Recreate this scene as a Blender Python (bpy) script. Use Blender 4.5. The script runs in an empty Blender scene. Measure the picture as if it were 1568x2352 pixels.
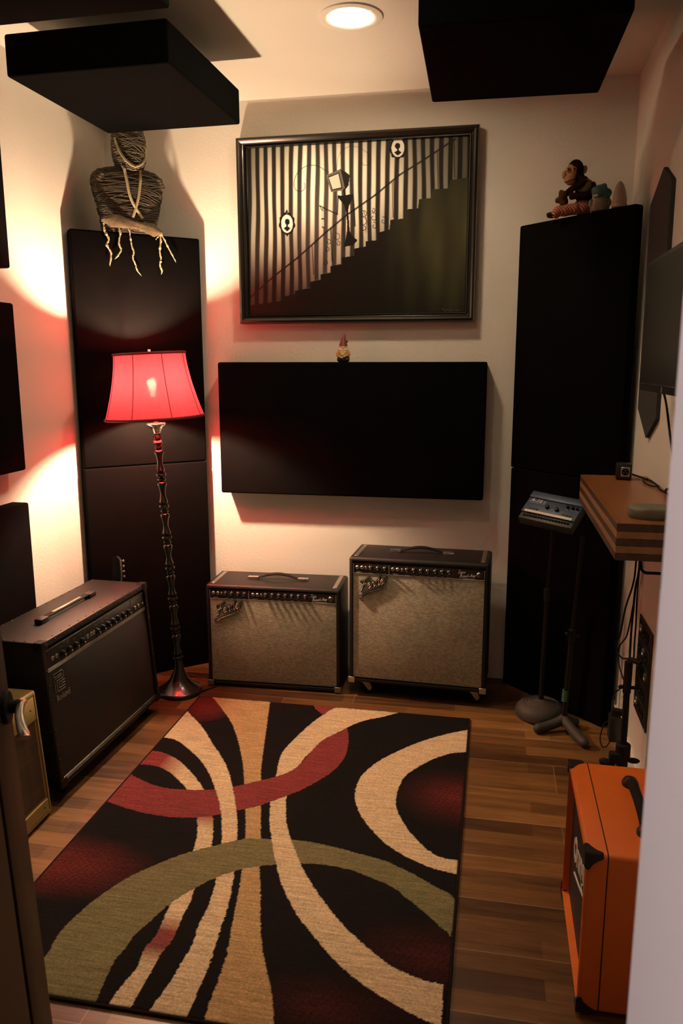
import bpy, bmesh, math, random
import numpy as np
from mathutils import Matrix, Vector, Euler, noise as mnoise

S = bpy.context.scene
COL = S.collection
random.seed(7)
PI = math.pi

# ------------------------------------------------------------------ materials
def new_mat(name):
    m = bpy.data.materials.new(name); m.use_nodes = True
    nt = m.node_tree
    return m, nt, nt.nodes['Principled BSDF']

def L(nt, a, b): nt.links.new(a, b)

def coords(nt, kind='Object', scale=(1, 1, 1)):
    tc = nt.nodes.new('ShaderNodeTexCoord'); mp = nt.nodes.new('ShaderNodeMapping')
    mp.inputs['Scale'].default_value = scale
    L(nt, tc.outputs[kind], mp.inputs['Vector'])
    return mp.outputs['Vector']

def mixc(nt, fac, a, b, mode='MIX'):
    n = nt.nodes.new('ShaderNodeMix'); n.data_type = 'RGBA'; n.blend_type = mode
    for sock, val in ((n.inputs[0], fac), (n.inputs[6], a), (n.inputs[7], b)):
        if isinstance(val, (int, float)): sock.default_value = val
        elif isinstance(val, tuple): sock.default_value = (*val[:3], 1)
        else: L(nt, val, sock)
    return n.outputs[2]

def noise(nt, vec, scale, detail=4, rough=.6):
    n = nt.nodes.new('ShaderNodeTexNoise'); n.inputs['Scale'].default_value = scale
    n.inputs['Detail'].default_value = detail; n.inputs['Roughness'].default_value = rough
    L(nt, vec, n.inputs['Vector']); return n.outputs['Fac']

def ramp(nt, fac, stops):
    n = nt.nodes.new('ShaderNodeValToRGB'); e = n.color_ramp.elements
    while len(e) < len(stops): e.new(.5)
    for i, (p, c) in enumerate(stops):
        e[i].position = p; e[i].color = (*c, 1) if len(c) == 3 else c
    L(nt, fac, n.inputs['Fac']); return n.outputs['Color']

def bump(nt, bsdf, h, strength, dist=.002):
    b = nt.nodes.new('ShaderNodeBump'); b.inputs['Strength'].default_value = strength
    b.inputs['Distance'].default_value = dist
    L(nt, h, b.inputs['Height']); L(nt, b.outputs['Normal'], bsdf.inputs['Normal'])

def simple(name, col, rough=.5, metal=0., var=.25, scale=30, bmp=0., bscale=None, spec=None, coat=0., sheen=0.):
    m, nt, b = new_mat(name)
    v = coords(nt)
    n = noise(nt, v, scale)
    lo = tuple(c * (1 - var) for c in col); hi = tuple(min(1, c * (1 + var)) for c in col)
    L(nt, mixc(nt, n, lo, hi), b.inputs['Base Color'])
    b.inputs['Roughness'].default_value = rough; b.inputs['Metallic'].default_value = metal
    if spec is not None: b.inputs['Specular IOR Level'].default_value = spec
    if coat: b.inputs['Coat Weight'].default_value = coat; b.inputs['Coat Roughness'].default_value = .08
    if sheen: b.inputs['Sheen Weight'].default_value = sheen; b.inputs['Sheen Roughness'].default_value = .6
    if bmp: bump(nt, b, noise(nt, v, bscale or scale * 6, 3), bmp)
    return m

def vcol_mat(name, rough=.9, bmp=.0, bscale=300, grain=0., spec=.3):
    m, nt, b = new_mat(name)
    a = nt.nodes.new('ShaderNodeVertexColor'); a.layer_name = 'Col'
    v = coords(nt)
    c = a.outputs['Color']
    if grain:
        n = noise(nt, v, bscale, 3, .7)
        g = ramp(nt, n, [(.25, (1 - grain,) * 3), (.75, (1 + grain,) * 3)])
        v2 = coords(nt, 'Object', (9, 140, 1))
        n2 = noise(nt, v2, 1, 3, .6)
        g2 = ramp(nt, n2, [(.3, (1 - grain * .7,) * 3), (.7, (1 + grain * .5,) * 3)])
        c = mixc(nt, 1., mixc(nt, 1., c, g, 'MULTIPLY'), g2, 'MULTIPLY')
        g3 = ramp(nt, noise(nt, v, 120, 2, .6), [(.3, (1 - grain * .35,) * 3), (.7, (1 + grain * .35,) * 3)]); c = mixc(nt, 1., c, g3, 'MULTIPLY')
    L(nt, c, b.inputs['Base Color']); b.inputs['Roughness'].default_value = rough
    b.inputs['Specular IOR Level'].default_value = spec
    if bmp: bump(nt, b, noise(nt, v, bscale, 3), bmp, .003)
    return m

def emit_mat(name, col, s):
    m, nt, b = new_mat(name)
    b.inputs['Base Color'].default_value = (*col, 1)
    b.inputs['Emission Color'].default_value = (*col, 1); b.inputs['Emission Strength'].default_value = s
    return m

M = {}
def build_materials():
    # painted drywall with orange-peel texture
    def wall(name, col):
        m, nt, b = new_mat(name); v = coords(nt)
        L(nt, mixc(nt, noise(nt, v, 2.5), tuple(c * .97 for c in col), col), b.inputs['Base Color'])
        b.inputs['Roughness'].default_value = .75; b.inputs['Specular IOR Level'].default_value = .25
        bump(nt, b, noise(nt, v, 85, 3, .55), .35, .004)
        return m
    M['wall'] = wall('wall_paint', (.69, .645, .585)); M['ceiling'] = wall('ceiling_paint', (.69, .65, .59))
    M['jamb'] = simple('smooth_door_wall_paint', (.60, .55, .55), .7, var=.04, scale=6, bmp=.05, bscale=60)
    M['trim'] = simple('white_trim_paint', (.72, .68, .62), .4, var=.05)
    # wood-look plank tile
    m, nt, b = new_mat('plank_tile')
    tc = nt.nodes.new('ShaderNodeTexCoord'); mp = nt.nodes.new('ShaderNodeMapping'); L(nt, tc.outputs['Object'], mp.inputs['Vector'])
    mp.inputs['Location'].default_value = (-.60, -.196, 0)
    def brick(w, h, mort, off, c1, c2, cm, vec, bias=0.):
        n = nt.nodes.new('ShaderNodeTexBrick'); n.offset = off; n.offset_frequency = 2
        for k, val in (('Color1', c1), ('Color2', c2), ('Mortar', cm)): n.inputs[k].default_value = (*val, 1)
        n.inputs['Scale'].default_value = 1; n.inputs['Mortar Size'].default_value = mort
        n.inputs['Mortar Smooth'].default_value = .1; n.inputs['Bias'].default_value = bias
        n.inputs['Brick Width'].default_value = w; n.inputs['Row Height'].default_value = h
        L(nt, vec, n.inputs['Vector']); return n
    pl = brick(1.2, .21, .0009, .27, (.0, .0, .0), (1, 1, 1), (.5, .5, .5), mp.outputs['Vector'])
    mp2 = nt.nodes.new('ShaderNodeMapping'); mp2.inputs['Location'].default_value = (.13, -.196, 0)
    L(nt, tc.outputs['Object'], mp2.inputs['Vector'])
    st = brick(.52, .07, .0, .41, (0, 0, 0), (1, 1, 1), (.5, .5, .5), mp2.outputs['Vector'])
    v = coords(nt, 'Object', (2.2, 38, 1)); gr = noise(nt, v, 1., 6, .65)
    v3 = coords(nt, 'Object', (6, 160, 1)); fine = noise(nt, v3, 1., 4, .7)
    big = noise(nt, coords(nt, 'Object', (1.2, 3.5, 1)), 1.6, 2)
    s = mixc(nt, .56, st.outputs['Color'], gr)
    s = mixc(nt, .38, s, fine); s = mixc(nt, .22, s, big); s = mixc(nt, .10, s, pl.outputs['Color'])
    col = ramp(nt, s, [(.28, (.018, .0072, .003)), (.43, (.070, .030, .010)), (.56, (.160, .073, .022)), (.74, (.37, .18, .056))])
    col = mixc(nt, pl.outputs['Fac'], col, (.30, .19, .105))
    L(nt, col, b.inputs['Base Color'])
    L(nt, ramp(nt, gr, [(.2, (.30,) * 3), (.8, (.48,) * 3)]), b.inputs['Roughness'])
    bump(nt, b, fine, .12, .001)
    M['floor'] = m
    M['fabric'] = simple('black_acoustic_fabric', (.0034, .0034, .0034), .95, var=.3, scale=5, bmp=.3, bscale=900, spec=.02)
    M['tolex'] = simple('black_tolex', (.010, .0095, .009), .5, var=.3, scale=60, bmp=.45, bscale=520, spec=.4)
    M['tolex_worn'] = simple('worn_black_tolex', (.009, .008, .0072), .45, var=.5, scale=12, bmp=.5, bscale=480, spec=.35)
    M['chrome'] = simple('chrome', (.75, .72, .68), .18, 1., var=.05)
    M['nickel'] = simple('brushed_nickel', (.62, .58, .54), .24, 1., var=.1, scale=80)
    M['steel'] = simple('dull_steel', (.45, .42, .38), .4, 1., var=.2, scale=60)
    M['blackp'] = simple('black_plastic', (.012, .012, .012), .4, var=.2)
    M['blackm'] = simple('black_metal', (.004, .004, .004), .5, .0, var=.3, scale=50, spec=.25)
    M['cast'] = simple('cast_iron_base', (.032, .028, .023), .7, .2, var=.35, scale=40, bmp=.3, bscale=220)
    M['rubber'] = simple('black_rubber', (.006, .006, .006), .75, var=.3, spec=.25)
    M['panelblk'] = simple('control_panel_black', (.016, .015, .014), .35, var=.2)
    M['knob'] = simple('knob_black', (.010, .010, .010), .25, var=.1)
    M['ink'] = simple('panel_lettering', (.62, .60, .55), .5, var=.05)
    M['white'] = simple('white_plastic', (.70, .66, .58), .45, var=.05)
    M['jewel'] = simple('jewel_dark', (.10, .05, .05), .15, var=.1)
    M['lacq'] = simple('black_lacquer', (.006, .0055, .005), .28, var=.2, coat=.3)
    M['frame'] = simple('black_frame', (.007, .006, .005), .27, var=.3, scale=20, coat=.15)
    # silver sparkle grille cloth
    def grille(name, c0, c1, spark, sx, sz):
        m, nt, b = new_mat(name)
        v = coords(nt, 'Object', (sx, 1, sz))
        n = nt.nodes.new('ShaderNodeTexBrick'); n.offset = .5
        for k, val in (('Color1', c1), ('Color2', tuple(c * .62 for c in c1)), ('Mortar', c0)): n.inputs[k].default_value = (*val, 1)
        n.inputs['Scale'].default_value = 1; n.inputs['Mortar Size'].default_value = 0.; n.inputs['Mortar Smooth'].default_value = 0.
        n.inputs['Brick Width'].default_value = 2.; n.inputs['Row Height'].default_value = 1.
        sp = nt.nodes.new('ShaderNodeSeparateXYZ'); cb = nt.nodes.new('ShaderNodeCombineXYZ')
        L(nt, v, sp.inputs[0]); L(nt, sp.outputs[0], cb.inputs[0]); L(nt, sp.outputs[2], cb.inputs[1])
        L(nt, cb.outputs[0], n.inputs['Vector'])
        def mth(op, a, b=None):
            q_ = nt.nodes.new('ShaderNodeMath'); q_.operation = op
            if hasattr(a, 'links'): L(nt, a, q_.inputs[0])
            else: q_.inputs[0].default_value = a
            if b is not None: q_.inputs[1].default_value = b
            return q_.outputs[0]
        row = mth('ABSOLUTE', mth('SUBTRACT', mth('FRACT', sp.outputs[2]), .5))
        rowm = ramp(nt, row, [(.22, (1, 1, 1)), (.48, tuple(a / max(b, 1e-4) for a, b in zip(c0, c1)))])
        col2 = ramp(nt, mth('ABSOLUTE', mth('SUBTRACT', mth('FRACT', sp.outputs[0]), .5)), [(.30, (1, 1, 1)), (.5, (.72, .72, .72))])
        thread = mixc(nt, 1., mixc(nt, 1., n.outputs['Color'], rowm, 'MULTIPLY'), col2, 'MULTIPLY')
        v2 = coords(nt, 'Object', (130, 1, 300)); nn = noise(nt, v2, 1., 2, .5)
        f = ramp(nt, nn, [(.66, (0, 0, 0)), (.74, (1, 1, 1))])
        big = noise(nt, coords(nt, 'Object', (5, 1, 5)), 1., 2)
        c = mixc(nt, 1., thread, ramp(nt, big, [(.2, (.85,) * 3), (.8, (1.15,) * 3)]), 'MULTIPLY')
        L(nt, mixc(nt, f, c, spark), b.inputs['Base Color']); b.inputs['Roughness'].default_value = .6
        bump(nt, b, row, .3, .001)
        return m
    M['silver'] = grille('silver_sparkle_grille', (.160, .140, .098), (.58, .52, .385), (.95, .92, .80), 182, 190)
    M['darkgrille'] = grille('dark_brown_grille', (.0022, .0018, .0015), (.0072, .0050, .0034), (.016, .012, .009), 260, 260)
    M['brgrille'] = grille('brown_stripe_grille', (.020, .012, .006), (.085, .055, .028), (.12, .08, .04), 8, 160)
    # tweed
    m, nt, b = new_mat('tweed'); 
    w = nt.nodes.new('ShaderNodeTexWave'); w.inputs['Scale'].default_value = 170; w.inputs['Distortion'].default_value = .5
    L(nt, coords(nt, 'Object', (1, 1, 1.3)), w.inputs['Vector']); w.bands_direction = 'DIAGONAL'
    L(nt, mixc(nt, w.outputs['Fac'], (.19, .125, .034), (.33, .23, .078)), b.inputs['Base Color']); b.inputs['Roughness'].default_value = .6
    M['tweed'] = m
    M['orange'] = simple('orange_vinyl', (.80, .165, .015), .48, var=.10, scale=25, bmp=.3, bscale=600)
    # shelf wood
    def wood(name, stops, sc=(3, 40, 40), rough=.35):
        m, nt, b = new_mat(name); v = coords(nt, 'Object', sc)
        n = noise(nt, v, 1., 5, .6)
        L(nt, ramp(nt, n, stops), b.inputs['Base Color']); b.inputs['Roughness'].default_value = rough
        return m
    M['walnut'] = wood('walnut', [(.3, (.040, .016, .007)), (.7, (.090, .038, .016))], (40, 3, 40))
    M['oak'] = wood('oak', [(.3, (.27, .125, .042)), (.7, (.40, .20, .072))], (40, 3, 40))
    M['walnut_lit'] = wood('walnut_lit_top', [(.3, (.20, .070, .024)), (.7, (.31, .125, .045))], (22, 2, 30), .3)  # walnut top face, its lit reddish tone painted into the colour
    M['door'] = wood('dark_stained_door', [(.25, (.014, .0042, .0018)), (.75, (.040, .0115, .0048))], (30, 30, 1.6), .5)
    M['felt'] = simple('grey_felt', (.055, .053, .051), .95, var=.35, scale=160, bmp=.4, bscale=500, spec=.1)
    M['screen'] = simple('off_screen', (.010, .009, .009), .28, var=.1)
    M['bluebox'] = simple('slate_blue_enamel', (.055, .075, .125), .42, .2, var=.2, scale=80)
    M['darkbox'] = simple('dark_charcoal_plastic', (.020, .021, .025), .5, var=.2)
    M['twine'] = simple('brown_twine', (.055, .043, .028), .9, var=.8, scale=120, bmp=.6, bscale=300)  # body strands, darkened for shade along with the body
    M['cord'] = simple('cream_cotton_cord', (.38, .32, .20), .9, var=.3, scale=150, bmp=.4, bscale=500)
    M['cloth'] = simple('tan_rag', (.125, .092, .050), .95, var=.6, scale=90, bmp=.9, bscale=160)
    # wound twine
    m, nt, b = new_mat('wound_twine')
    w = nt.nodes.new('ShaderNodeTexWave'); w.bands_direction = 'Z'; w.inputs['Scale'].default_value = 38
    w.inputs['Distortion'].default_value = 9; w.inputs['Detail'].default_value = 3; w.inputs['Detail Scale'].default_value = 1.2
    L(nt, coords(nt, 'Object', (1, 1, 1)), w.inputs['Vector'])
    L(nt, ramp(nt, w.outputs['Fac'], [(.2, (.010, .007, .005)), (.65, (.075, .058, .038)), (1, (.20, .165, .115))]), b.inputs['Base Color'])
    b.inputs['Roughness'].default_value = .9; bump(nt, b, w.outputs['Fac'], .8, .006)
    M['wound_head'] = m
    m = m.copy(); m.name = 'wound_twine_shaded'  # torso body copy, its shade darkened into the colour
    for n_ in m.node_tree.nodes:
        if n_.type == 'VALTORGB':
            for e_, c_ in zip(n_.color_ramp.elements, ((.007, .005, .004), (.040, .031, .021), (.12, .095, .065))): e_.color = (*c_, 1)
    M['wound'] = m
    M['twine_head'] = simple('pale_twine', (.14, .115, .078), .9, var=.6, scale=120, bmp=.6, bscale=300)
    M['cap'] = simple('maroon_paint', (.17, .040, .026), .5, var=.2)
    M['skin'] = simple('pale_peach_paint', (.62, .40, .23), .5, var=.1)
    M['beard'] = simple('cream_beard_paint', (.68, .55, .36), .55, var=.15, scale=200, bmp=.4, bscale=500)
    M['mustard'] = simple('mustard_paint', (.42, .20, .03), .5, var=.25)
    M['teal_dk'] = simple('dark_green_paint', (.012, .020, .018), .35, var=.3)
    M['fur'] = simple('dark_brown_plush', (.022, .010, .006), .95, var=.6, scale=120, bmp=.8, bscale=450, spec=.05)
    M['fur2'] = simple('mid_brown_plush', (.075, .040, .016), .95, var=.5, scale=120, bmp=.8, bscale=450, spec=.05)
    M['vest'] = simple('olive_gold_felt', (.17, .12, .05), .9, var=.3, scale=90, bmp=.4)
    M['mface'] = simple('tan_rubber_face', (.34, .17, .075), .5, var=.2, scale=50)
    M['eye'] = simple('amber_eye', (.22, .06, .02), .2, var=.2)
    M['brass'] = simple('aged_brass', (.30, .18, .06), .4, .9, var=.3)
    # striped trousers
    m, nt, b = new_mat('red_striped_cloth'); w = nt.nodes.new('ShaderNodeTexWave'); w.inputs['Scale'].default_value = 46
    w.bands_direction = 'DIAGONAL'; L(nt, coords(nt), w.inputs['Vector'])
    L(nt, ramp(nt, w.outputs['Fac'], [(.45, (.28, .045, .03)), (.6, (.52, .27, .17))]), b.inputs['Base Color']); b.inputs['Roughness'].default_value = .85
    M['stripe'] = m
    M['tealfig'] = simple('teal_vinyl', (.035, .13, .16), .5, var=.5, scale=70, bmp=.5, bscale=150)
    M['greyfig'] = simple('speckled_grey_vinyl', (.20, .19, .14), .45, var=.8, scale=110)
    M['palefig'] = simple('pale_pink_ceramic', (.46, .36, .29), .55, var=.12, scale=25)
    M['stone'] = simple('grey_green_stone', (.15, .14, .095), .6, var=.35, scale=35, bmp=.3, bscale=120)
    M['greentape'] = simple('green_tape', (.06, .22, .06), .5, var=.1)
    m, nt, b = new_mat('green_striped_tape'); w = nt.nodes.new('ShaderNodeTexWave'); w.inputs['Scale'].default_value = 55
    w.bands_direction = 'DIAGONAL'; L(nt, coords(nt), w.inputs['Vector'])
    L(nt, ramp(nt, w.outputs['Fac'], [(.4, (.01, .02, .01)), (.6, (.07, .22, .08))]), b.inputs['Base Color'])
    M['greentape'] = m
    # red silk shade, lets the bulb shine through
    m, nt, b = new_mat('red_silk')
    out = nt.nodes['Material Output']; v = coords(nt, 'Object', (90, 90, 4)); n = noise(nt, v, 1., 3)
    c = mixc(nt, n, (.66, .040, .062), (.82, .060, .082))
    tr = nt.nodes.new('ShaderNodeBsdfTranslucent'); df = nt.nodes.new('ShaderNodeBsdfDiffuse'); mx = nt.nodes.new('ShaderNodeMixShader')
    mx.inputs[0].default_value = .038
    L(nt, c, tr.inputs['Color']); L(nt, c, df.inputs['Color']); L(nt, df.outputs[0], mx.inputs[1]); L(nt, tr.outputs[0], mx.inputs[2])
    tp = nt.nodes.new('ShaderNodeBsdfTransparent'); tp.inputs['Color'].default_value = (1, .55, .40, 1); m2 = nt.nodes.new('ShaderNodeMixShader')
    wv = noise(nt, coords(nt, 'Object', (260, 260, 260)), 1., 1)
    L(nt, ramp(nt, wv, [(.45, (0, 0, 0)), (.7, (.0016, .0016, .0016))]), m2.inputs[0])
    L(nt, mx.outputs[0], m2.inputs[1]); L(nt, tp.outputs[0], m2.inputs[2])
    L(nt, m2.outputs[0], out.inputs['Surface']); M['shade'] = m
    M['shadetrim'] = simple('dark_red_trim', (.20, .012, .018), .7, var=.2, scale=100)
    M['bulb'] = emit_mat('lit_bulb', (1., .75, .47), 4500.)
    M['lens'] = emit_mat('lit_downlight', (1., .76, .49), 190.)
    M['lens_mid'] = emit_mat('middle_downlight', (1., .76, .49), 85.)
    M['lens_dim'] = emit_mat('dimmer_downlight', (1., .76, .49), 40.)
    M['rug'] = vcol_mat('rug_pile', .95, .6, 330, .42, .1)
    M['paint'] = vcol_mat('painted_canvas', .6, .1, 160, 0., .12)
    M['binding'] = simple('rug_binding', (.020, .010, .009), .9, var=.3)

# ------------------------------------------------------------------ mesh tools
def bm_new(): return bmesh.new()

def _xf(bm, verts, mat):
    for v in verts: v.co = mat @ v.co

def add_box(bm, size, loc, rot=(0, 0, 0), bev=0., seg=2):
    r = bmesh.ops.create_cube(bm, size=1.)
    vs = r['verts']
    for v in vs: v.co = Vector((v.co.x * size[0], v.co.y * size[1], v.co.z * size[2]))
    if bev:
        es = list({e for v in vs for e in v.link_edges})
        rr = bmesh.ops.bevel(bm, geom=es, offset=bev, segments=seg, affect='EDGES', profile=.5)
        vs = list({v for f in rr['faces'] for v in f.verts} | {v for v in vs if v.is_valid})
    _xf(bm, vs, Matrix.Translation(loc) @ Euler(rot).to_matrix().to_4x4())
    return vs

def frame_of(d):
    d = d.normalized(); a = Vector((0, 0, 1)) if abs(d.z) < .9 else Vector((1, 0, 0))
    x = d.cross(a).normalized(); return x, d.cross(x).normalized()

def add_tube(bm, pts, r, seg=8, cap=True, closed=False):
    pts = [Vector(p) for p in pts]; n = len(pts); rings = []
    rr = r if hasattr(r, '__len__') else [r] * n
    x = None
    for i, p in enumerate(pts):
        if closed: d = pts[(i + 1) % n] - pts[i - 1]
        else: d = pts[min(i + 1, n - 1)] - pts[max(i - 1, 0)]
        if d.length < 1e-9: d = Vector((0, 0, 1))
        d.normalize()
        if x is None: x, _ = frame_of(d)
        x = (x - d * x.dot(d))
        if x.length < 1e-6: x, _ = frame_of(d)
        x.normalize(); y = d.cross(x)
        rings.append([bm.verts.new(p + (x * math.cos(2 * PI * k / seg) + y * math.sin(2 * PI * k / seg)) * rr[i]) for k in range(seg)])
    m = n if closed else n - 1
    for i in range(m):
        a, b = rings[i], rings[(i + 1) % n]
        for k in range(seg): bm.faces.new((a[k], a[(k + 1) % seg], b[(k + 1) % seg], b[k]))
    if cap and not closed:
        bm.faces.new(rings[0][::-1]); bm.faces.new(rings[-1])

def add_cyl(bm, r, p0, p1, seg=20, r2=None, bev=0.):
    p0, p1 = Vector(p0), Vector(p1)
    if bev:
        d = (p1 - p0).normalized()
        add_tube(bm, [p0, p0 + d * bev, p1 - d * bev, p1], [r - bev, r, r if r2 is None else r2, (r if r2 is None else r2) - bev], seg)
    else: add_tube(bm, [p0, p1], [r, r if r2 is None else r2], seg)

def add_lathe(bm, prof, seg=32, mat=None, cap=True, sq=None):
    mat = mat or Matrix.Identity(4); rings = []
    for r, z in prof:
        ring = []
        for k in range(seg):
            a = 2 * PI * k / seg
            rad = r * (sq(a) if sq else 1)
            ring.append(bm.verts.new(mat @ Vector((rad * math.cos(a), rad * math.sin(a), z))))
        rings.append(ring)
    for a, b in zip(rings, rings[1:]):
        for k in range(seg): bm.faces.new((a[k], a[(k + 1) % seg], b[(k + 1) % seg], b[k]))
    if cap:
        bm.faces.new(rings[0][::-1]); bm.faces.new(rings[-1])

def add_ball(bm, r, loc, scale=(1, 1, 1), rot=(0, 0, 0), seg=20):
    q = bmesh.ops.create_uvsphere(bm, u_segments=seg, v_segments=max(6, seg // 2 + 2), radius=r)
    _xf(bm, q['verts'], Matrix.Translation(loc) @ Euler(rot).to_matrix().to_4x4() @ Matrix.Diagonal((*scale, 1)))

def add_prism(bm, poly, d0, d1, mat):
    a = [bm.verts.new(mat @ Vector((x, y, d0))) for x, y in poly]
    b = [bm.verts.new(mat @ Vector((x, y, d1))) for x, y in poly]
    n = len(poly)
    fa = bm.faces.new(a[::-1]); fb = bm.faces.new(b)
    for i in range(n): bm.faces.new((a[i], a[(i + 1) % n], b[(i + 1) % n], b[i]))

FRONT = Matrix(((1, 0, 0, 0), (0, 0, -1, 0), (0, 1, 0, 0), (0, 0, 0, 1)))   # text plane facing -y
def add_text(bm, s, size, mat, extrude=.0004, align='LEFT', shear=0., bold=0., space=1.):
    cu = bpy.data.curves.new('lettering', 'FONT'); cu.body = s; cu.size = size; cu.extrude = extrude
    cu.align_x = align; cu.shear = shear; cu.offset = bold; cu.space_character = space; cu.resolution_u = 2
    o = bpy.data.objects.new('lettering', cu)
    me = o.to_mesh(); me.transform(mat); bm.from_mesh(me); o.to_mesh_clear()
    bpy.data.objects.remove(o); bpy.data.curves.remove(cu)

# single-stroke script letters (x, y in a 1-high box), drawn as tubes
SCRIPT = {
 'F': (.75, [[(.02, .78), (.10, .92), (.35, .93), (.75, 1.0), (.92, 1.08)], [(.48, .95), (.38, .55), (.26, .12), (.12, -.06), (.0, .02)], [(.20, .48), (.42, .52), (.62, .58)]]),
 'T': (.60, [[(.0, .80), (.12, .95), (.4, .93), (.75, 1.0)], [(.42, .94), (.32, .5), (.22, .1), (.08, -.03)]]),
 'R': (.66, [[(.30, .95), (.20, .5), (.10, .0)], [(.05, .75), (.25, .98), (.5, 1.0), (.58, .8), (.42, .58), (.2, .5), (.38, .3), (.55, .02), (.66, .06)]]),
 'S': (.58, [[(.58, .85), (.45, 1.0), (.25, .95), (.20, .75), (.38, .52), (.36, .2), (.18, .0), (.0, .12)]]),
 'A': (.66, [[(.0, .0), (.2, .4), (.45, 1.0), (.5, .5), (.52, .0), (.62, .05)], [(.15, .35), (.5, .38)]]),
 'e': (.36, [[(.0, .2), (.2, .28), (.28, .42), (.18, .52), (.06, .38), (.06, .12), (.18, .0), (.36, .12)]]),
 'n': (.44, [[(.0, .15), (.08, .5), (.04, .0)], [(.06, .3), (.2, .5), (.28, .42), (.26, .06), (.34, .0), (.44, .14)]]),
 'd': (.44, [[(.3, .45), (.15, .52), (.04, .3), (.08, .04), (.2, .04), (.3, .3), (.42, 1.0)], [(.34, .6), (.28, .1), (.36, .0), (.44, .12)]]),
 'r': (.34, [[(.0, .1), (.1, .52), (.06, .0)], [(.08, .3), (.2, .5), (.32, .46)]]),
 'w': (.5, [[(.0, .5), (.06, .08), (.16, .0), (.24, .4), (.28, .05), (.38, .0), (.46, .5), (.5, .46)]]),
 'i': (.2, [[(.04, .5), (.02, .08), (.1, .0), (.2, .12)], [(.08, .68), (.1, .74)]]),
 'v': (.36, [[(.0, .46), (.1, .5), (.14, .02), (.3, .48), (.36, .46)]]),
 'b': (.4, [[(.18, 1.0), (.06, .3), (.08, .02), (.24, .04), (.3, .3), (.2, .46), (.08, .36)]]),
 'm': (.6, [[(.0, .15), (.08, .5), (.04, .0)], [(.06, .3), (.18, .5), (.24, .4), (.2, .0)], [(.22, .3), (.36, .5), (.42, .4), (.4, .04), (.5, .0), (.6, .14)]]),
 'p': (.4, [[(.04, .5), (.0, .0), (-.04, -.35)], [(.03, .3), (.18, .5), (.3, .36), (.22, .04), (.04, .06)]]),
 'u': (.42, [[(.0, .5), (.02, .06), (.16, .0), (.28, .3), (.32, .5)], [(.31, .45), (.3, .06), (.42, .1)]]),
 '-': (.24, [[(.02, .3), (.2, .32)]]), ' ': (.3, [])}
def add_script(bm, s, h, origin, slope, r, depth=.0):
    x = 0.
    for ch in s:
        w, strokes = SCRIPT[ch]
        for st in strokes:
            pts = []
            P = [Vector(q) for q in st]
            for i in range(len(P) - 1):
                p0, p1, p2, p3 = P[max(i - 1, 0)], P[i], P[i + 1], P[min(i + 2, len(P) - 1)]
                for t in (0, .33, .66):
                    q = .5 * ((2 * p1) + (p2 - p0) * t + (2 * p0 - 5 * p1 + 4 * p2 - p3) * t * t + (3 * p1 - p0 - 3 * p2 + p3) * t ** 3)
                    pts.append(q)
            pts.append(P[-1])
            pp = []
            for q in pts:
                X = (x + q.x + q.y * .18) * h; Z = q.y * h
                pp.append((origin[0] + X * math.cos(slope) - Z * math.sin(slope) * .3, origin[1] - depth, origin[2] + Z + X * math.sin(slope)))
            add_tube(bm, pp, r, 5)
        x += w + .04
    return x * h

def put(name, bm, mat, parent=None, loc=None, rot=None, smooth=True, angle=40):
    me = bpy.data.meshes.new(name)
    bmesh.ops.recalc_face_normals(bm, faces=bm.faces[:])
    bm.to_mesh(me); bm.free()
    for m in (mat if isinstance(mat, (list, tuple)) else [mat]): me.materials.append(m)
    if smooth:
        me.shade_smooth()
        try: me.set_sharp_from_angle(angle=math.radians(angle))
        except Exception: pass
    o = bpy.data.objects.new(name, me); COL.objects.link(o)
    if parent: o.parent = parent
    if loc: o.location = loc
    if rot: o.rotation_euler = rot
    return o

def tag(o, label=None, cat=None, group=None, kind=None):
    if label: o['label'] = label
    if cat: o['category'] = cat
    if group: o['group'] = group
    if kind: o['kind'] = kind
    return o

def thing(name, label, cat, loc=(0, 0, 0), rotz=0., group=None, rot=None):
    o = bpy.data.objects.new(name, None); COL.objects.link(o); o.empty_display_size = .05
    o.location = loc; o.rotation_euler = rot or (0, 0, rotz)
    return tag(o, label, cat, group)

def smooth_path(pts, n=6):
    P = [Vector(p) for p in pts]; out = []
    for i in range(len(P) - 1):
        p0, p1, p2, p3 = P[max(i - 1, 0)], P[i], P[i + 1], P[min(i + 2, len(P) - 1)]
        for k in range(n):
            t = k / n
            out.append(.5 * ((2 * p1) + (p2 - p0) * t + (2 * p0 - 5 * p1 + 4 * p2 - p3) * t * t + (3 * p1 - p0 - 3 * p2 + p3) * t ** 3))
    out.append(P[-1]); return out

def remesh(o, vox, smooth_it=2):
    m = o.modifiers.new('remesh', 'REMESH'); m.mode = 'VOXEL'; m.voxel_size = vox; m.use_smooth_shade = True
    s = o.modifiers.new('smooth', 'SMOOTH'); s.iterations = smooth_it; s.factor = .5
    return o

build_materials()

# ------------------------------------------------------------------ the room
XL, XR, YB, YF, ZC = -1.905, .56, 3.765, .50, 2.754
def slab(name, size, loc, mat, bev=0.):
    bm = bm_new(); add_box(bm, size, (0, 0, 0), bev=bev)
    o = put(name, bm, mat, loc=loc, smooth=False); o['kind'] = 'structure'; return o

bm = bm_new(); add_box(bm, (XR - XL + .6, 6.6, .1), ((XL + XR) / 2, .9, -.05)); o = put('floor', bm, M['floor'], smooth=False); o['kind'] = 'structure'
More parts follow.
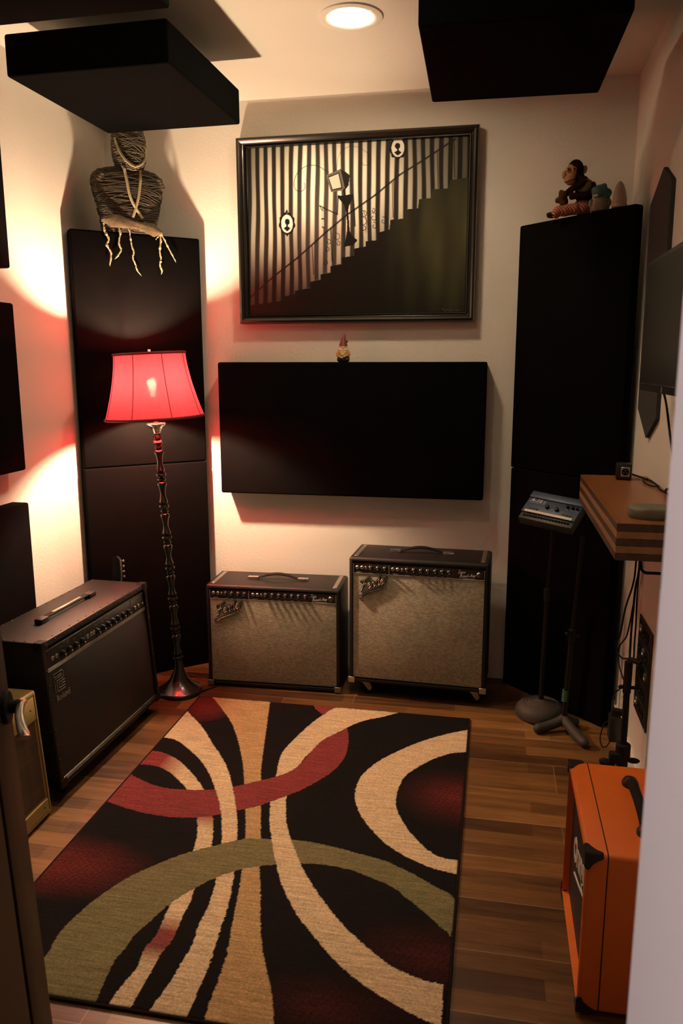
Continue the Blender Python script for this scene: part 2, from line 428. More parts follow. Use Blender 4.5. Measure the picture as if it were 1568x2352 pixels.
# ceiling with a round hole for the can light
def ceiling():
    bm = bm_new(); cx, cy, r = -.544, 2.980, .086
    x0, x1, y0, y1 = XL - .3, XR + .3, -2.4, YB + .1
    n = 32
    ring = [bm.verts.new((cx + r * math.cos(2 * PI * k / n), cy + r * math.sin(2 * PI * k / n), ZC)) for k in range(n)]
    sq = []
    for k in range(n):
        a = 2 * PI * k / n; c, s = math.cos(a), math.sin(a); t = .3 / max(abs(c), abs(s))
        sq.append(bm.verts.new((cx + c * t, cy + s * t, ZC)))
    up = [bm.verts.new(v.co + Vector((0, 0, .1))) for v in ring]
    for k in range(n):
        j = (k + 1) % n
        bm.faces.new((ring[k], sq[k], sq[j], ring[j])); bm.faces.new((ring[k], ring[j], up[j], up[k]))
    def quad(a, b, c, d): bm.faces.new([bm.verts.new((*p, ZC)) for p in (a, b, c, d)])
    X0, X1, Y0, Y1 = cx - .3, cx + .3, cy - .3, cy + .3
    quad((x0, y0), (x1, y0), (x1, Y0), (x0, Y0)); quad((x0, Y1), (x1, Y1), (x1, y1), (x0, y1))
    quad((x0, Y0), (X0, Y0), (X0, Y1), (x0, Y1)); quad((X1, Y0), (x1, Y0), (x1, Y1), (X1, Y1))
    q = [bm.verts.new((x, y, ZC + .1)) for x, y in ((x0, y0), (x1, y0), (x1, y1), (x0, y1))]; bm.faces.new(q)
    o = put('ceiling', bm, M['ceiling'], smooth=False); o['kind'] = 'structure'
ceiling()
slab('wall_back', (XR - XL + .2, .1, ZC), ((XL + XR) / 2, YB + .05, ZC / 2), M['wall'])
slab('wall_left', (.1, YB - .35, ZC), (XL - .05, (YB + .35) / 2, ZC / 2), M['wall'])
slab('wall_right', (.1, YB - YF, ZC), (XR + .05, (YB + YF) / 2, ZC / 2), M['wall'])
# front wall with the doorway the picture is taken through
bm = bm_new()
add_box(bm, (.755, .15, ZC), (.105 + .755 / 2, YF - .075, ZC / 2), bev=.006)
add_box(bm, (1.3, .15, ZC), (-.74 - .65, YF - .075, ZC / 2))
add_box(bm, (.845, .15, ZC - 2.08), (-.3175, YF - .075, 2.08 + (ZC - 2.08) / 2))
o = put('wall_front', bm, M['jamb'], smooth=False); o['kind'] = 'structure'
bm = bm_new(); add_box(bm, (2.9, .1, ZC), (-.6, -2.35, ZC / 2)); o = put('wall_hall', bm, M['wall'], smooth=False); o['kind'] = 'structure'
bm = bm_new()
add_box(bm, (.014, 2.1, .11), (XR - .007, 2.3, .055), bev=.003); o = put('baseboard_right', bm, M['trim']); o['kind'] = 'structure'

# the open door at the left
dv = Vector((-.740, 1.10, 0)) - Vector((-.490, .46, 0)); dl = dv.length
dang = math.atan2(dv.y, dv.x)
droot = thing('door_1', 'dark stained wooden door standing open at the left edge', 'door', (-.490, .46, 0), rot=(-.040, 0, dang)); droot['kind'] = 'structure'
bm = bm_new()
add_box(bm, (dl, .04, 2.03), (dl / 2, .02, 1.025), bev=.004)
for x in (.055, dl - .055):
    add_box(bm, (.11, .006, 2.03), (x, -.002, 1.025), bev=.002)
add_box(bm, (dl - .24, .004, 2.03), (dl / 2, -.001, 1.025))
put('door_slab', bm, M['door'], droot)
hd = thing('door_lever', None, None); hd.parent = droot; hd.location = (dl - .036, -.004, 1.010)
bm = bm_new(); add_cyl(bm, .027, (0, 0, 0), (0, -.009, 0), 28, bev=.002); add_cyl(bm, .011, (0, -.008, 0), (0, -.024, 0), 18); put('rose', bm, M['blackm'], hd)
bm = bm_new()
path = smooth_path([(.014, -.026, .000), (.004, -.028, .004), (-.016, -.029, .006), (-.044, -.033, .003), (-.072, -.041, -.003), (-.094, -.049, -.006), (-.110, -.053, -.004), (-.121, -.055, .001)], 5)
prev = None
for i, q in enumerate(path):
    t = i / (len(path) - 1); hh = .0050 - .0022 * t; th = .0085 + .0035 * t * t - .002 * math.sin(PI * t)
    d = (path[min(i + 1, len(path) - 1)] - path[max(i - 1, 0)]).normalized(); nrm = Vector((-d.y, d.x, 0))
    ring = [bm.verts.new(q + nrm * th * math.cos(a) + Vector((0, 0, hh * math.sin(a)))) for a in [2 * PI * k / 16 for k in range(16)]]
    if prev:
        for k in range(16): bm.faces.new((prev[k], prev[(k + 1) % 16], ring[(k + 1) % 16], ring[k]))
    else: bm.faces.new(ring)
    prev = ring
bm.faces.new(prev[::-1]); put('lever', bm, M['nickel'], hd)
bm = bm_new(); add_box(bm, (.003, .026, .22), (dl + .0005, .02, 1.0)); put('latch_plate', bm, M['nickel'], droot)

# ------------------------------------------------------------------ lights
def can_light(loc, label, lens=None):
    t = thing('ceiling_light', label, 'ceiling light', loc, group='recessed ceiling downlights')
    bm = bm_new(); add_lathe(bm, [(.078, .004), (.081, -.004), (.096, -.008), (.113, -.005), (.115, .0015), (.078, .0015)], 48, cap=False); put('trim_ring', bm, M['trim'], t)
    bm = bm_new(); add_lathe(bm, [(.001, -.001), (.05, -.003), (.0775, .0), (.0775, .004), (.001, .004)], 40); put('lens', bm, lens or M['lens'], t)
    return t
can_light((-.544, 2.980, ZC), 'glowing round recessed downlight in the ceiling above the framed painting')
can_light((-.544, 2.05, ZC), 'glowing round recessed downlight between the two rows of hanging black panels', M['lens_mid'])
can_light((-.30, 1.25, ZC), 'glowing round recessed downlight nearest the doorway', M['lens_dim'])
lh = bpy.data.lights.new('jamb_fill', 'AREA'); lh.energy = 19; lh.color = (1., .87, .88); lh.size = .35; lh.shape = 'DISK'  # unseen fill light, added to brighten the doorway wall
o = bpy.data.objects.new('jamb_fill', lh); COL.objects.link(o); o.location = (-1.25, -.15, 2.05); o.rotation_euler = (0, math.radians(-62), 0)

# ------------------------------------------------------------------ acoustic panels
PG = 'black fabric acoustic panels'
def panel(name, label, w, h, d, loc, rotz, cat='acoustic panel', hang=None):
    """front face at local y = 0, base at local z = 0, centred on x"""
    bm = bm_new(); add_box(bm, (w, d, h), (0, d / 2, h / 2), bev=.009, seg=3)
    if hang is None:
        o = put(name, bm, M['fabric'], loc=loc, rot=(0, 0, rotz)); return tag(o, label, cat, PG)
    t = thing(name, label, cat, loc, rotz, PG)
    put('panel_body', bm, M['fabric'], t)
    if not hang:
        b = bm_new(); add_box(b, (w * .7, .0018, .06), (0, d + .0008, h * .75)); put('wall_mount', b, M['steel'], t); return t
    for x in (-.10, .10):
        b = bm_new(); add_tube(b, [(x, d * .5, h - .004), (x, d * .5, ZC - loc[2] + .002)], .0016, 6); add_cyl(b, .007, (x, d * .5, h - .002), (x, d * .5, h + .006), 10)
        put('hanger_wire', b, M['steel'], t)
    return t
panel('wall_panel', 'wide black acoustic panel on the back wall below the framed painting', 1.281, .638, .114, (-.677, 3.647, .921), .003, hang=False)
panel('corner_panel', 'upper black corner panel behind the red lamp shade, twine torso on top', .602, 1.069, .060, (-1.637, 3.512, 1.071), .723)
panel('corner_panel', 'lower black corner panel on the floor behind the lamp pole', .604, 1.070, .058, (-1.637, 3.509, 0), .723)
panel('corner_panel', 'upper black corner panel at the right with the toy monkey on top', .601, 1.078, .050, (.294, 3.509, 1.073), -.793)
panel('corner_panel', 'lower black corner panel at the right behind the two stand bases', .594, 1.072, .050, (.294, 3.508, 0), -.793)
for z0, z1, lab in ((1.910, 2.550, 'topmost of three black panels on the left wall, at the frame edge'),
                    (1.137, 1.782, 'middle of three black panels on the left wall beside the red lamp glow'),
                    (.365, 1.006, 'lowest of three black panels on the left wall, behind the long black amplifier')):
    panel('side_panel', lab, 1.34, z1 - z0, .077, (-1.825, 2.797 - .67, z0), PI / 2, hang=False)
panel('ceiling_panel', 'hanging black ceiling panel above the twine torso, left of the downlight', .590, .134, .688, (-1.366, 2.599, 2.509), -.023, 'ceiling panel', True)
panel('ceiling_panel', 'hanging black ceiling panel at the top right corner of the picture', .598, .134, .684, (.045, 2.480, 2.509), .019, 'ceiling panel', True)
panel('ceiling_panel', 'nearest hanging black ceiling panel cut off at the top left corner', .590, .134, .688, (-1.217, 1.546, 2.509), -.02, 'ceiling panel', True)

# ------------------------------------------------------------------ rug
RUG = {}
RUG['gold']=[(-1.261,3.273),(-1.099,3.056),(-0.999,2.874),(-0.914,2.68),(-0.856,2.52),(-0.806,2.375),(-0.757,2.224),(-0.718,2.068),(-0.701,1.997),(-0.688,1.922),(-0.666,1.813),(-0.648,1.722),(-0.639,1.629),(-0.637,1.568),(-0.622,1.44),(-0.435,1.44),(-0.489,1.608),(-0.53,1.696),(-0.562,1.767),(-0.593,1.851),(-0.633,1.984),(-0.67,2.097),(-0.711,2.243),(-0.812,2.583),(-0.843,2.694),(-0.871,2.815),(-0.929,3.069),(-0.978,3.283)]
RUG['cream_left']=[(-1.318,3.103),(-1.19,2.963),(-1.1,2.838),(-1.035,2.751),(-0.978,2.668),(-0.922,2.562),(-0.876,2.463),(-0.832,2.358),(-0.804,2.281),(-0.781,2.208),(-0.737,2.05),(-0.724,1.993),(-0.707,1.909),(-0.697,1.815),(-0.69,1.756),(-0.681,1.687),(-0.678,1.622),(-0.677,1.566),(-0.672,1.44),(-0.784,1.44),(-0.764,1.568),(-0.758,1.613),(-0.754,1.68),(-0.752,1.744),(-0.761,1.81),(-0.763,1.89),(-0.772,1.957),(-0.779,2.001),(-0.825,2.184),(-0.857,2.271),(-0.88,2.337),(-0.923,2.428),(-0.977,2.524),(-1.033,2.613),(-1.108,2.705),(-1.187,2.779),(-1.261,2.833),(-1.321,2.842)]
RUG['inner']=[(-1.327,2.723),(-1.272,2.722),(-1.2,2.688),(-1.125,2.625),(-1.059,2.557),(-1.0,2.485),(-0.946,2.411),(-0.91,2.331),(-0.878,2.245),(-0.856,2.173),(-0.834,2.065),(-0.83,1.955),(-0.822,1.913),(-0.82,1.855),(-0.815,1.8),(-0.812,1.74),(-0.821,1.695),(-0.819,1.654),(-0.819,1.614),(-0.822,1.591),(-0.815,1.44),(-0.882,1.44),(-0.875,1.559),(-0.87,1.591),(-0.863,1.632),(-0.871,1.707),(-0.863,1.753),(-0.868,1.829),(-0.874,1.886),(-0.879,2.0),(-0.903,2.132),(-0.925,2.224),(-0.959,2.31),(-1.0,2.388),(-1.066,2.479),(-1.131,2.543),(-1.201,2.596),(-1.266,2.616),(-1.333,2.611)]
RUG['red']=[(-1.332,2.548),(-1.266,2.511),(-1.208,2.487),(-1.147,2.471),(-1.079,2.473),(-1.0,2.485),(-0.946,2.502),(-0.901,2.525),(-0.868,2.549),(-0.868,2.548),(-0.817,2.587),(-0.765,2.626),(-0.717,2.684),(-0.692,2.764),(-0.678,2.846),(-0.657,2.933),(-0.617,3.006),(-0.574,3.07),(-0.556,3.01),(-0.542,2.927),(-0.536,2.833),(-0.547,2.754),(-0.575,2.675),(-0.615,2.602),(-0.661,2.537),(-0.722,2.471),(-0.768,2.425),(-0.817,2.39),(-0.85,2.373),(-0.907,2.334),(-0.969,2.31),(-1.036,2.298),(-1.108,2.299),(-1.185,2.309),(-1.253,2.327),(-1.325,2.351)]
RUG['redtip']=[(-0.774,3.273),(-0.66,3.269),(-0.704,3.181),(-0.731,3.207)]
RUG['cream_right']=[(-0.64,3.267),(-0.698,3.185),(-0.73,3.099),(-0.76,2.986),(-0.779,2.896),(-0.79,2.824),(-0.785,2.733),(-0.768,2.638),(-0.756,2.547),(-0.737,2.452),(-0.707,2.337),(-0.676,2.249),(-0.644,2.168),(-0.617,2.107),(-0.584,2.035),(-0.54,1.963),(-0.494,1.897),(-0.444,1.842),(-0.385,1.781),(-0.322,1.725),(-0.266,1.687),(-0.212,1.657),(-0.162,1.632),(-0.113,1.612),(-0.073,1.597),(-0.076,1.729),(-0.12,1.734),(-0.162,1.745),(-0.22,1.772),(-0.277,1.813),(-0.329,1.858),(-0.374,1.9),(-0.429,1.964),(-0.477,2.026),(-0.523,2.093),(-0.549,2.136),(-0.589,2.212),(-0.618,2.269),(-0.65,2.348),(-0.672,2.423),(-0.689,2.494),(-0.699,2.615),(-0.698,2.725),(-0.695,2.776),(-0.678,2.846),(-0.649,2.927),(-0.616,2.999),(-0.569,3.083),(-0.511,3.156),(-0.445,3.201),(-0.374,3.261)]
RUG['green']=[(-1.118,1.645),(-1.125,1.673),(-1.126,1.733),(-1.114,1.806),(-1.091,1.878),(-1.056,1.957),(-1.014,2.016),(-0.958,2.081),(-0.9,2.133),(-0.847,2.169),(-0.793,2.206),(-0.762,2.223),(-0.764,2.228),(-0.711,2.235),(-0.604,2.249),(-0.522,2.247),(-0.439,2.233),(-0.372,2.216),(-0.292,2.198),(-0.243,2.175),(-0.179,2.14),(-0.122,2.101),(-0.062,2.054),(-0.066,1.905),(-0.106,1.945),(-0.156,1.995),(-0.208,2.041),(-0.25,2.077),(-0.303,2.101),(-0.367,2.127),(-0.43,2.139),(-0.498,2.142),(-0.548,2.132),(-0.631,2.112),(-0.669,2.097),(-0.715,2.076),(-0.722,2.072),(-0.781,2.023),(-0.831,1.959),(-0.874,1.886),(-0.897,1.816),(-0.919,1.75),(-0.924,1.69),(-0.93,1.646),(-0.925,1.594),(-0.905,1.45),(-1.033,1.45),(-1.12,1.45)]
RUG['small_c']=[(-0.039,3.166),(-0.122,3.115),(-0.187,3.066),(-0.255,3.003),(-0.32,2.928),(-0.387,2.835),(-0.426,2.758),(-0.45,2.675),(-0.451,2.572),(-0.435,2.5),(-0.402,2.425),(-0.357,2.356),(-0.305,2.293),(-0.252,2.247),(-0.197,2.216),(-0.134,2.188),(-0.058,2.173),(-0.059,2.245),(-0.118,2.248),(-0.167,2.285),(-0.215,2.346),(-0.255,2.414),(-0.286,2.487),(-0.299,2.557),(-0.298,2.634),(-0.284,2.718),(-0.242,2.799),(-0.186,2.874),(-0.119,2.933),(-0.043,2.978)]
RUG['cream_left_low'] = RUG['cream_left']
def pip(poly, X, Y):
    P = poly; n = len(P); ins = np.zeros(X.shape, bool); j = n - 1
    for i in range(n):
        xi, yi = P[i]; xj, yj = P[j]
        if yi != yj:
            c = ((yi > Y) != (yj > Y)) & (X < (xj - xi) * (Y - yi) / (yj - yi) + xi); ins ^= c
        j = i
    return ins
def sm_poly(P, n=4):
    P = np.array(P, float); N = len(P); out = []
    for i in range(N):
        p0, p1, p2, p3 = P[i - 1], P[i], P[(i + 1) % N], P[(i + 2) % N]
        # keep sharp corners sharp
        a, b = p1 - p0, p2 - p1; c, d = p2 - p1, p3 - p2
        def cosang(u, v): return (u @ v) / (np.linalg.norm(u) * np.linalg.norm(v) + 1e-12)
        if cosang(a, b) < .35: p0 = p1
        if cosang(c, d) < .35: p3 = p2
        for k in range(n):
            t = k / n; out.append(.5 * ((2 * p1) + (p2 - p0) * t + (2 * p0 - 5 * p1 + 4 * p2 - p3) * t * t + (3 * p1 - p0 - 3 * p2 + p3) * t ** 3))
    return out
def fnoise(X, Y, f, seed):
    rng = np.random.RandomState(seed); a = np.zeros_like(X)
    for _ in range(10):
        th = rng.uniform(0, 2 * PI); k = f * rng.uniform(.6, 1.6)
        a += np.sin(k * (X * math.cos(th) + Y * math.sin(th)) + rng.uniform(0, 2 * PI))
    return a / 10 ** .5
def sheet(nx, ny, w, h):
    """grid of (nx+1)*(ny+1) points, x right, y up, origin at lower left"""
    X, Y = np.meshgrid(np.linspace(0, w, nx + 1), np.linspace(0, h, ny + 1)); return X, Y
def grid_faces(nx, ny):
    i = np.arange(nx); j = np.arange(ny)[:, None]; a = (j * (nx + 1) + i).ravel()
    return np.stack([a, a + 1, a + nx + 2, a + nx + 1], 1)

def rug():
    x0, x1, y0, y1 = -1.322, -.056, 1.508, 3.268
    nx, ny = 420, 580
    X, Y = sheet(nx, ny, x1 - x0, y1 - y0); X = X + x0; Y = Y + y0
    jx = X + .0010 * fnoise(X, Y, 240, 1) + .0008 * fnoise(X, Y, 650, 2); jy = Y + .0010 * fnoise(X, Y, 240, 3) + .0008 * fnoise(X, Y, 650, 4)
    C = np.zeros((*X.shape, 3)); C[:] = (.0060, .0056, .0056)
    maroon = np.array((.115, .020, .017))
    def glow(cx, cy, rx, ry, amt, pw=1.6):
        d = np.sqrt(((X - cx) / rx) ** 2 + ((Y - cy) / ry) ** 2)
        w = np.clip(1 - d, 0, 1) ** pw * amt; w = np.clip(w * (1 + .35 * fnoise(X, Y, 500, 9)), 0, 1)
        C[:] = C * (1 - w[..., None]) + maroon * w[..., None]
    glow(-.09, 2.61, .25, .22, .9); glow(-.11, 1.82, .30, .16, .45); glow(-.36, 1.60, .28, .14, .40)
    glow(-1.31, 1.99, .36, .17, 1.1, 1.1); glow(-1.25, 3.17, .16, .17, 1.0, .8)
    def fill(name, col, fn=None):
        m = pip(sm_poly(RUG[name]), jx, jy)
        c = np.broadcast_to(np.array(col), C.shape) if fn is None else fn
        C[m] = c[m]
    gold = np.array((.41, .26, .125)); cream = np.array((.56, .415, .26)); red = np.array((.185, .036, .036)); green = np.array((.155, .140, .068))
    def mix(a, b, t): t = np.clip(t, 0, 1)[..., None]; return a * (1 - t) + b * t
    fill('gold', gold); fill('cream_left_low', cream)
    def inner():
        c = mix(cream, red, np.clip((-1.12 - X) / .12, 0, 1)); 
        c = np.where((Y < 2.40)[..., None], mix(cream, red, np.clip(1 - abs(Y - 2.34) / .09, 0, 1)), c)
        c = np.where((Y < 1.95)[..., None], mix(cream, red, np.clip(1.5 - abs(Y - 1.745) / .06, 0, 1) * .95), c)
        return c
    fill('inner', cream, inner())
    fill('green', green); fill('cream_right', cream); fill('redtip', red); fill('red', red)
    # the left cream band passes over the red ring but under the green one
    m = pip(sm_poly(RUG['cream_left']), jx, jy) & (Y > 2.12); mg = pip(sm_poly(RUG['green']), jx, jy)
    C[m & ~mg] = cream
    # the right cream band passes over the green, the red ring over the cream
    fill('small_c', cream)
    edge = (X < x0 + .007) | (X > x1 - .007) | (Y < y0 + .009) | (Y > y1 - .006); C[edge] = (.016, .008, .007)
    Z = .0105 + .0011 * fnoise(X, Y, 900, 5) * .6
    Z[edge] = .008
    cx, cy = (x0 + x1) / 2, (y0 + y1) / 2
    top = np.stack([X - cx, Y - cy, Z], -1).reshape(-1, 3)
    n = len(top); F = grid_faces(nx, ny)
    # skirt and underside
    border = [i for i in range(nx + 1)] + [(j) * (nx + 1) + nx for j in range(1, ny + 1)] + [ny * (nx + 1) + i for i in range(nx - 1, -1, -1)] + [j * (nx + 1) for j in range(ny - 1, 0, -1)]
    low = top[border].copy(); low[:, 2] = .0005
    V = np.concatenate([top, low]); nb = len(border)
    faces = [tuple(f) for f in F.tolist()] + [(border[k], n + k, n + (k + 1) % nb, border[(k + 1) % nb]) for k in range(nb)]
    me = bpy.data.meshes.new('area_rug'); me.from_pydata(V.tolist(), [], faces)
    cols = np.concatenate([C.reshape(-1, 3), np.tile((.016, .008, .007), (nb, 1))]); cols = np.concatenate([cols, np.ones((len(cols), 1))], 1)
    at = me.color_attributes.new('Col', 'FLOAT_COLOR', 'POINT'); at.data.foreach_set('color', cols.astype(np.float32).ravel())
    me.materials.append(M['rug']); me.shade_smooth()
    o = bpy.data.objects.new('area_rug', me); COL.objects.link(o); o.location = (cx, cy, 0)
    tag(o, 'black area rug with cream, gold, red and green curving bands on the plank floor', 'rug')
rug()

# ------------------------------------------------------------------ framed painting
def painting():
    W_, H_, D_ = 1.116, .839, .063
    t = thing('framed_painting', 'black framed painting of a striped room and staircase on the back wall', 'painting', (-.661, YB - D_, 1.7405))
    bm = bm_new()
    fw = .044
    # moulding profile (distance from the outer edge, height toward the room)
    prof = [(0, 0), (0, .052), (.005, .063), (.014, .066), (.023, .060), (.029, .051), (.034, .048), (.037, .053), (.041, .052), (.046, .040), (.046, 0)]
    cs = []
    for a, h in prof:
        cs.append([bm.verts.new((sx * (W_ / 2 - a), D_ - h, H_ / 2 + sz * (H_ / 2 - a))) for sx, sz in ((-1, -1), (1, -1), (1, 1), (-1, 1))])
    for p, q in zip(cs, cs[1:]):
        for k in range(4): bm.faces.new((p[k], p[(k + 1) % 4], q[(k + 1) % 4], q[k]))
    for k in range(4): bm.faces.new((cs[-1][k], cs[-1][(k + 1) % 4], cs[0][(k + 1) % 4], cs[0][k]))
    put('frame', bm, M['frame'], t, angle=25)
    w, h = W_ - 2 * fw + .004, H_ - 2 * fw + .004
    nx, ny = 520, 390
    U, V = sheet(nx, ny, 1, 1)
    def zc(x, y):
        u = (x - 108) / 1318.; v = 1 - (y - (188 - 58 * u)) / ((1188 - 12 * u) - (188 - 58 * u)); return (u, v)
    def pz(L_): return [zc(*q) for q in L_]
    asp = w / h
    wob = U + .0028 * np.sin(6 * V + 17 * U) + .0008 * np.sin(15 * V + 31 * U)
    sp = wob * 25.5 + .3 + (1 - V) * (-.9) * (wob - .5)
    s = .5 + .5 * np.sin(2 * PI * sp)
    s = np.clip((s - .34) * 2.6, 0, 1)
    light = np.exp(-(((U - .42) / .38) ** 2 + ((V - .72) / .42) ** 2)); light = np.clip(light * 1.25, 0, 1)
    light *= np.clip((V - .02 + .9 * np.minimum(U, .4)) / .45, 0, 1) ** 1.4
    light = np.maximum(light, .10 * np.clip(V + .2, 0, 1)) * (1 + .25 * fnoise(U * 1, V * .35, 26, 3))
    cream = np.array((.95, .93, .78)); olive = np.array((.46, .47, .24)); dark = np.array((.007, .0065, .005))
    tone = cream * (1 - .45 * np.clip(abs(U - .42) * 1.5, 0, 1)[..., None]) + olive * (.30 * np.clip(abs(U - .42) * 1.5, 0, 1)[..., None])
    C = dark + tone * (light * (.025 + .975 * s))[..., None]
    # grey haze behind the figure
    hz = np.exp(-(((U - .36) / .12) ** 2 + ((V - .55) / .4) ** 2)) * .055 * (1 - s); C += np.array((1, 1, .95)) * hz[..., None]
    def fill(poly, col, a=1.):
        m = pip(pz(poly), U, V); C[m] = C[m] * (1 - a) + np.array(col) * a
    def line(pts, wd, col=(.010, .009, .008), a=1.):
        P = pz(pts)
        for (ax, ay), (bx, by) in zip(P, P[1:]):
            dx, dy = (bx - ax) * asp, by - ay; l2 = dx * dx + dy * dy + 1e-12
            tt = np.clip((((U - ax) * asp) * dx + (V - ay) * dy) / l2, 0, 1)
            d = np.hypot((U - ax) * asp - tt * dx, (V - ay) - tt * dy)
            m = np.clip(1.3 - d / (wd / 1000.), 0, 1)[..., None] * a; C[:] = C * (1 - m) + np.array(col) * m
    def arc(cx, cy, r0, r1, a0, a1, n=22): return [(cx + (r0 + (r1 - r0) * k / n) * math.cos(a0 + (a1 - a0) * k / n), cy + (r0 + (r1 - r0) * k / n) * math.sin(a0 + (a1 - a0) * k / n)) for k in range(n + 1)]
    ink = (.010, .009, .008)
    # dark lower right below the stairs
    stairs = [(100, 1195), (100, 1130), (330, 1100), (330, 1075), (400, 1060), (400, 1040), (495, 1022), (495, 985), (560, 972), (560, 940), (620, 930), (620, 890), (690, 878), (690, 838), (765, 828), (765, 785), (835, 772), (835, 742), (905, 735), (908, 690), (975, 672), (980, 615), (1060, 608), (1065, 555), (1140, 548), (1145, 495), (1215, 488), (1220, 438), (1310, 432), (1320, 385), (1440, 368), (1440, 1195)]
    m = pip(pz(stairs), U, V)
    low = np.array((.008, .007, .005)) + np.array((.065, .066, .026)) * (np.clip((U - .62) / .3, 0, 1) * (.35 + .65 * np.clip(.5 + .5 * fnoise(U, V * .12, 60, 6), 0, 1)) * np.clip(1.1 - abs(V - .45) / .5, 0, 1))[..., None]
    C[m] = low[m]
    for q in ((560, 972, 40), (620, 930, 40), (690, 878, 45), (495, 1022, 45), (905, 735, 0), (975, 672, 0)):
        if q[2]: line([(q[0] - q[2], q[1] + 2), (q[0], q[1])], 2.2, (.12, .11, .09), .7)
    # banister
    rail = [(120, 1078), (270, 950), (420, 838), (600, 682), (720, 585), (890, 468), (1030, 352), (1170, 265), (1345, 148)]
    line(rail, 6.5)
    for x, y0, y1 in ((375, 870, 940), (435, 828, 1000), (510, 765, 940), (622, 665, 860), (628, 660, 880), (988, 395, 600), (996, 390, 600), (1245, 215, 430), (1338, 155, 370), (700, 600, 800)): line([(x, y0), (x + 8, y1)], 3.)
    for cx, cy, r in ((660, 715, 24), (668, 755, 16), (822, 580, 22), (815, 625, 30), (880, 600, 28), (878, 560, 14), (885, 650, 22), (820, 665, 18), (940, 620, 24), (610, 745, 18), (600, 790, 18), (590, 870, 18)):
        line(arc(cx, cy, r, r * .25, -PI * .6, PI * 1.4), 2.2)
    line([(835, 690), (840, 620), (822, 560)], 2.2); line([(898, 660), (893, 590)], 2.2)
    # antenna curls
    line([(615, 332)] + arc(515, 400, 108, 112, -PI * .28, -PI, 16) + arc(440, 410, 36, 30, PI, PI * -.2, 18), 2.0)
    line([(660, 322), (668, 250), (690, 205), (740, 182), (800, 190), (850, 230), (862, 270), (845, 295), (818, 292), (808, 272)], 1.8, ink, .7)
    # figure with a television for a head
    fill([(680, 314), (716, 332), (738, 352), (732, 410), (712, 436)], (.018, .016, .014))
    fill([(597, 350), (684, 314), (712, 436), (627, 450)], (.17, .165, .14)); fill([(609, 358), (676, 334), (696, 428), (633, 440)], (.03, .028, .022))
    fill([(614, 364), (671, 342), (688, 421), (637, 432)], (.80, .79, .66))
    fill([(699, 430), (709, 427), (714, 470), (703, 472)], ink); fill([(664, 468), (704, 470), (714, 466), (761, 461), (759, 478), (734, 530), (728, 568), (716, 566), (706, 528), (670, 482)], ink); fill([(716, 560), (729, 560), (736, 640), (738, 695), (722, 695), (724, 640)], ink); fill([(722, 680), (739, 680), (752, 705), (785, 735), (760, 765), (700, 775), (712, 740)], ink)
    line([(670, 475), (664, 580), (580, 540), (558, 528)], 4.5, ink); line([(757, 468), (766, 560), (770, 650)], 5., ink)
    line([(560, 530), (565, 545), (578, 560)], 2.5); line([(574, 545), (576, 655)], 3.0); fill([(568, 560), (582, 560), (582, 600), (568, 600)], (.75, .74, .62)); fill([(570, 612), (584, 612), (584, 650), (570, 650)], (.75, .74, .62))
    line([(568, 606), (584, 606)], 3.5); line([(572, 655), (582, 660)], 3.5)
    # two oval silhouettes
    def oval(cx, cy, rx, ry, flip):
        n = 40
        fill([(cx + (rx * (1.36 + .10 * math.sin(9 * 2 * PI * k / n))) * math.cos(2 * PI * k / n), cy + ry * (1.24 + .08 * math.sin(9 * 2 * PI * k / n)) * math.sin(2 * PI * k / n)) for k in range(n)], ink)
        fill([(cx - 10, cy - ry * 1.2), (cx, cy - ry * 1.62), (cx + 10, cy - ry * 1.2)], ink); fill([(cx - 8, cy + ry * 1.2), (cx, cy + ry * 1.45), (cx + 8, cy + ry * 1.2)], ink)
        fill([(cx + rx * math.cos(2 * PI * k / n), cy + ry * math.sin(2 * PI * k / n)) for k in range(n)], (.80, .79, .70))
        fill([(cx + flip * 2 + rx * .42 * math.cos(2 * PI * k / n), cy - ry * .22 + ry * .34 * math.sin(2 * PI * k / n)) for k in range(n)], ink)
        fill([(cx - rx * .12, cy), (cx + rx * .16, cy), (cx + rx * .18, cy + ry * .3), (cx + rx * .6, cy + ry * .5), (cx, cy + ry * .86), (cx - rx * .6, cy + ry * .5), (cx - rx * .16, cy + ry * .3)], ink)
    oval(357, 634, 36, 54, 1); oval(1019, 196, 37, 52, -1)
    line([(1290, 1160), (1300, 1150), (1305, 1172), (1318, 1160), (1330, 1168), (1342, 1158), (1352, 1170)], 1.8, (.10, .095, .08), .6); line([(1368, 1172), (1376, 1158), (1384, 1172), (1392, 1160)], 1.6, (.10, .095, .08), .6)
    verts = np.stack([(U - .5) * w, np.full_like(U, D_ - .040), fw - .002 + V * h], -1).reshape(-1, 3)
    me = bpy.data.meshes.new('canvas'); me.from_pydata(verts.tolist(), [], [tuple(f) for f in grid_faces(nx, ny).tolist()])
    cols = np.concatenate([np.clip(C, 0, 1).reshape(-1, 3), np.ones((C.shape[0] * C.shape[1], 1))], 1)
    at = me.color_attributes.new('Col', 'FLOAT_COLOR', 'POINT'); at.data.foreach_set('color', cols.astype(np.float32).ravel())
    me.materials.append(M['paint']); me.shade_smooth(); o = bpy.data.objects.new('canvas', me); COL.objects.link(o); o.parent = t
painting()

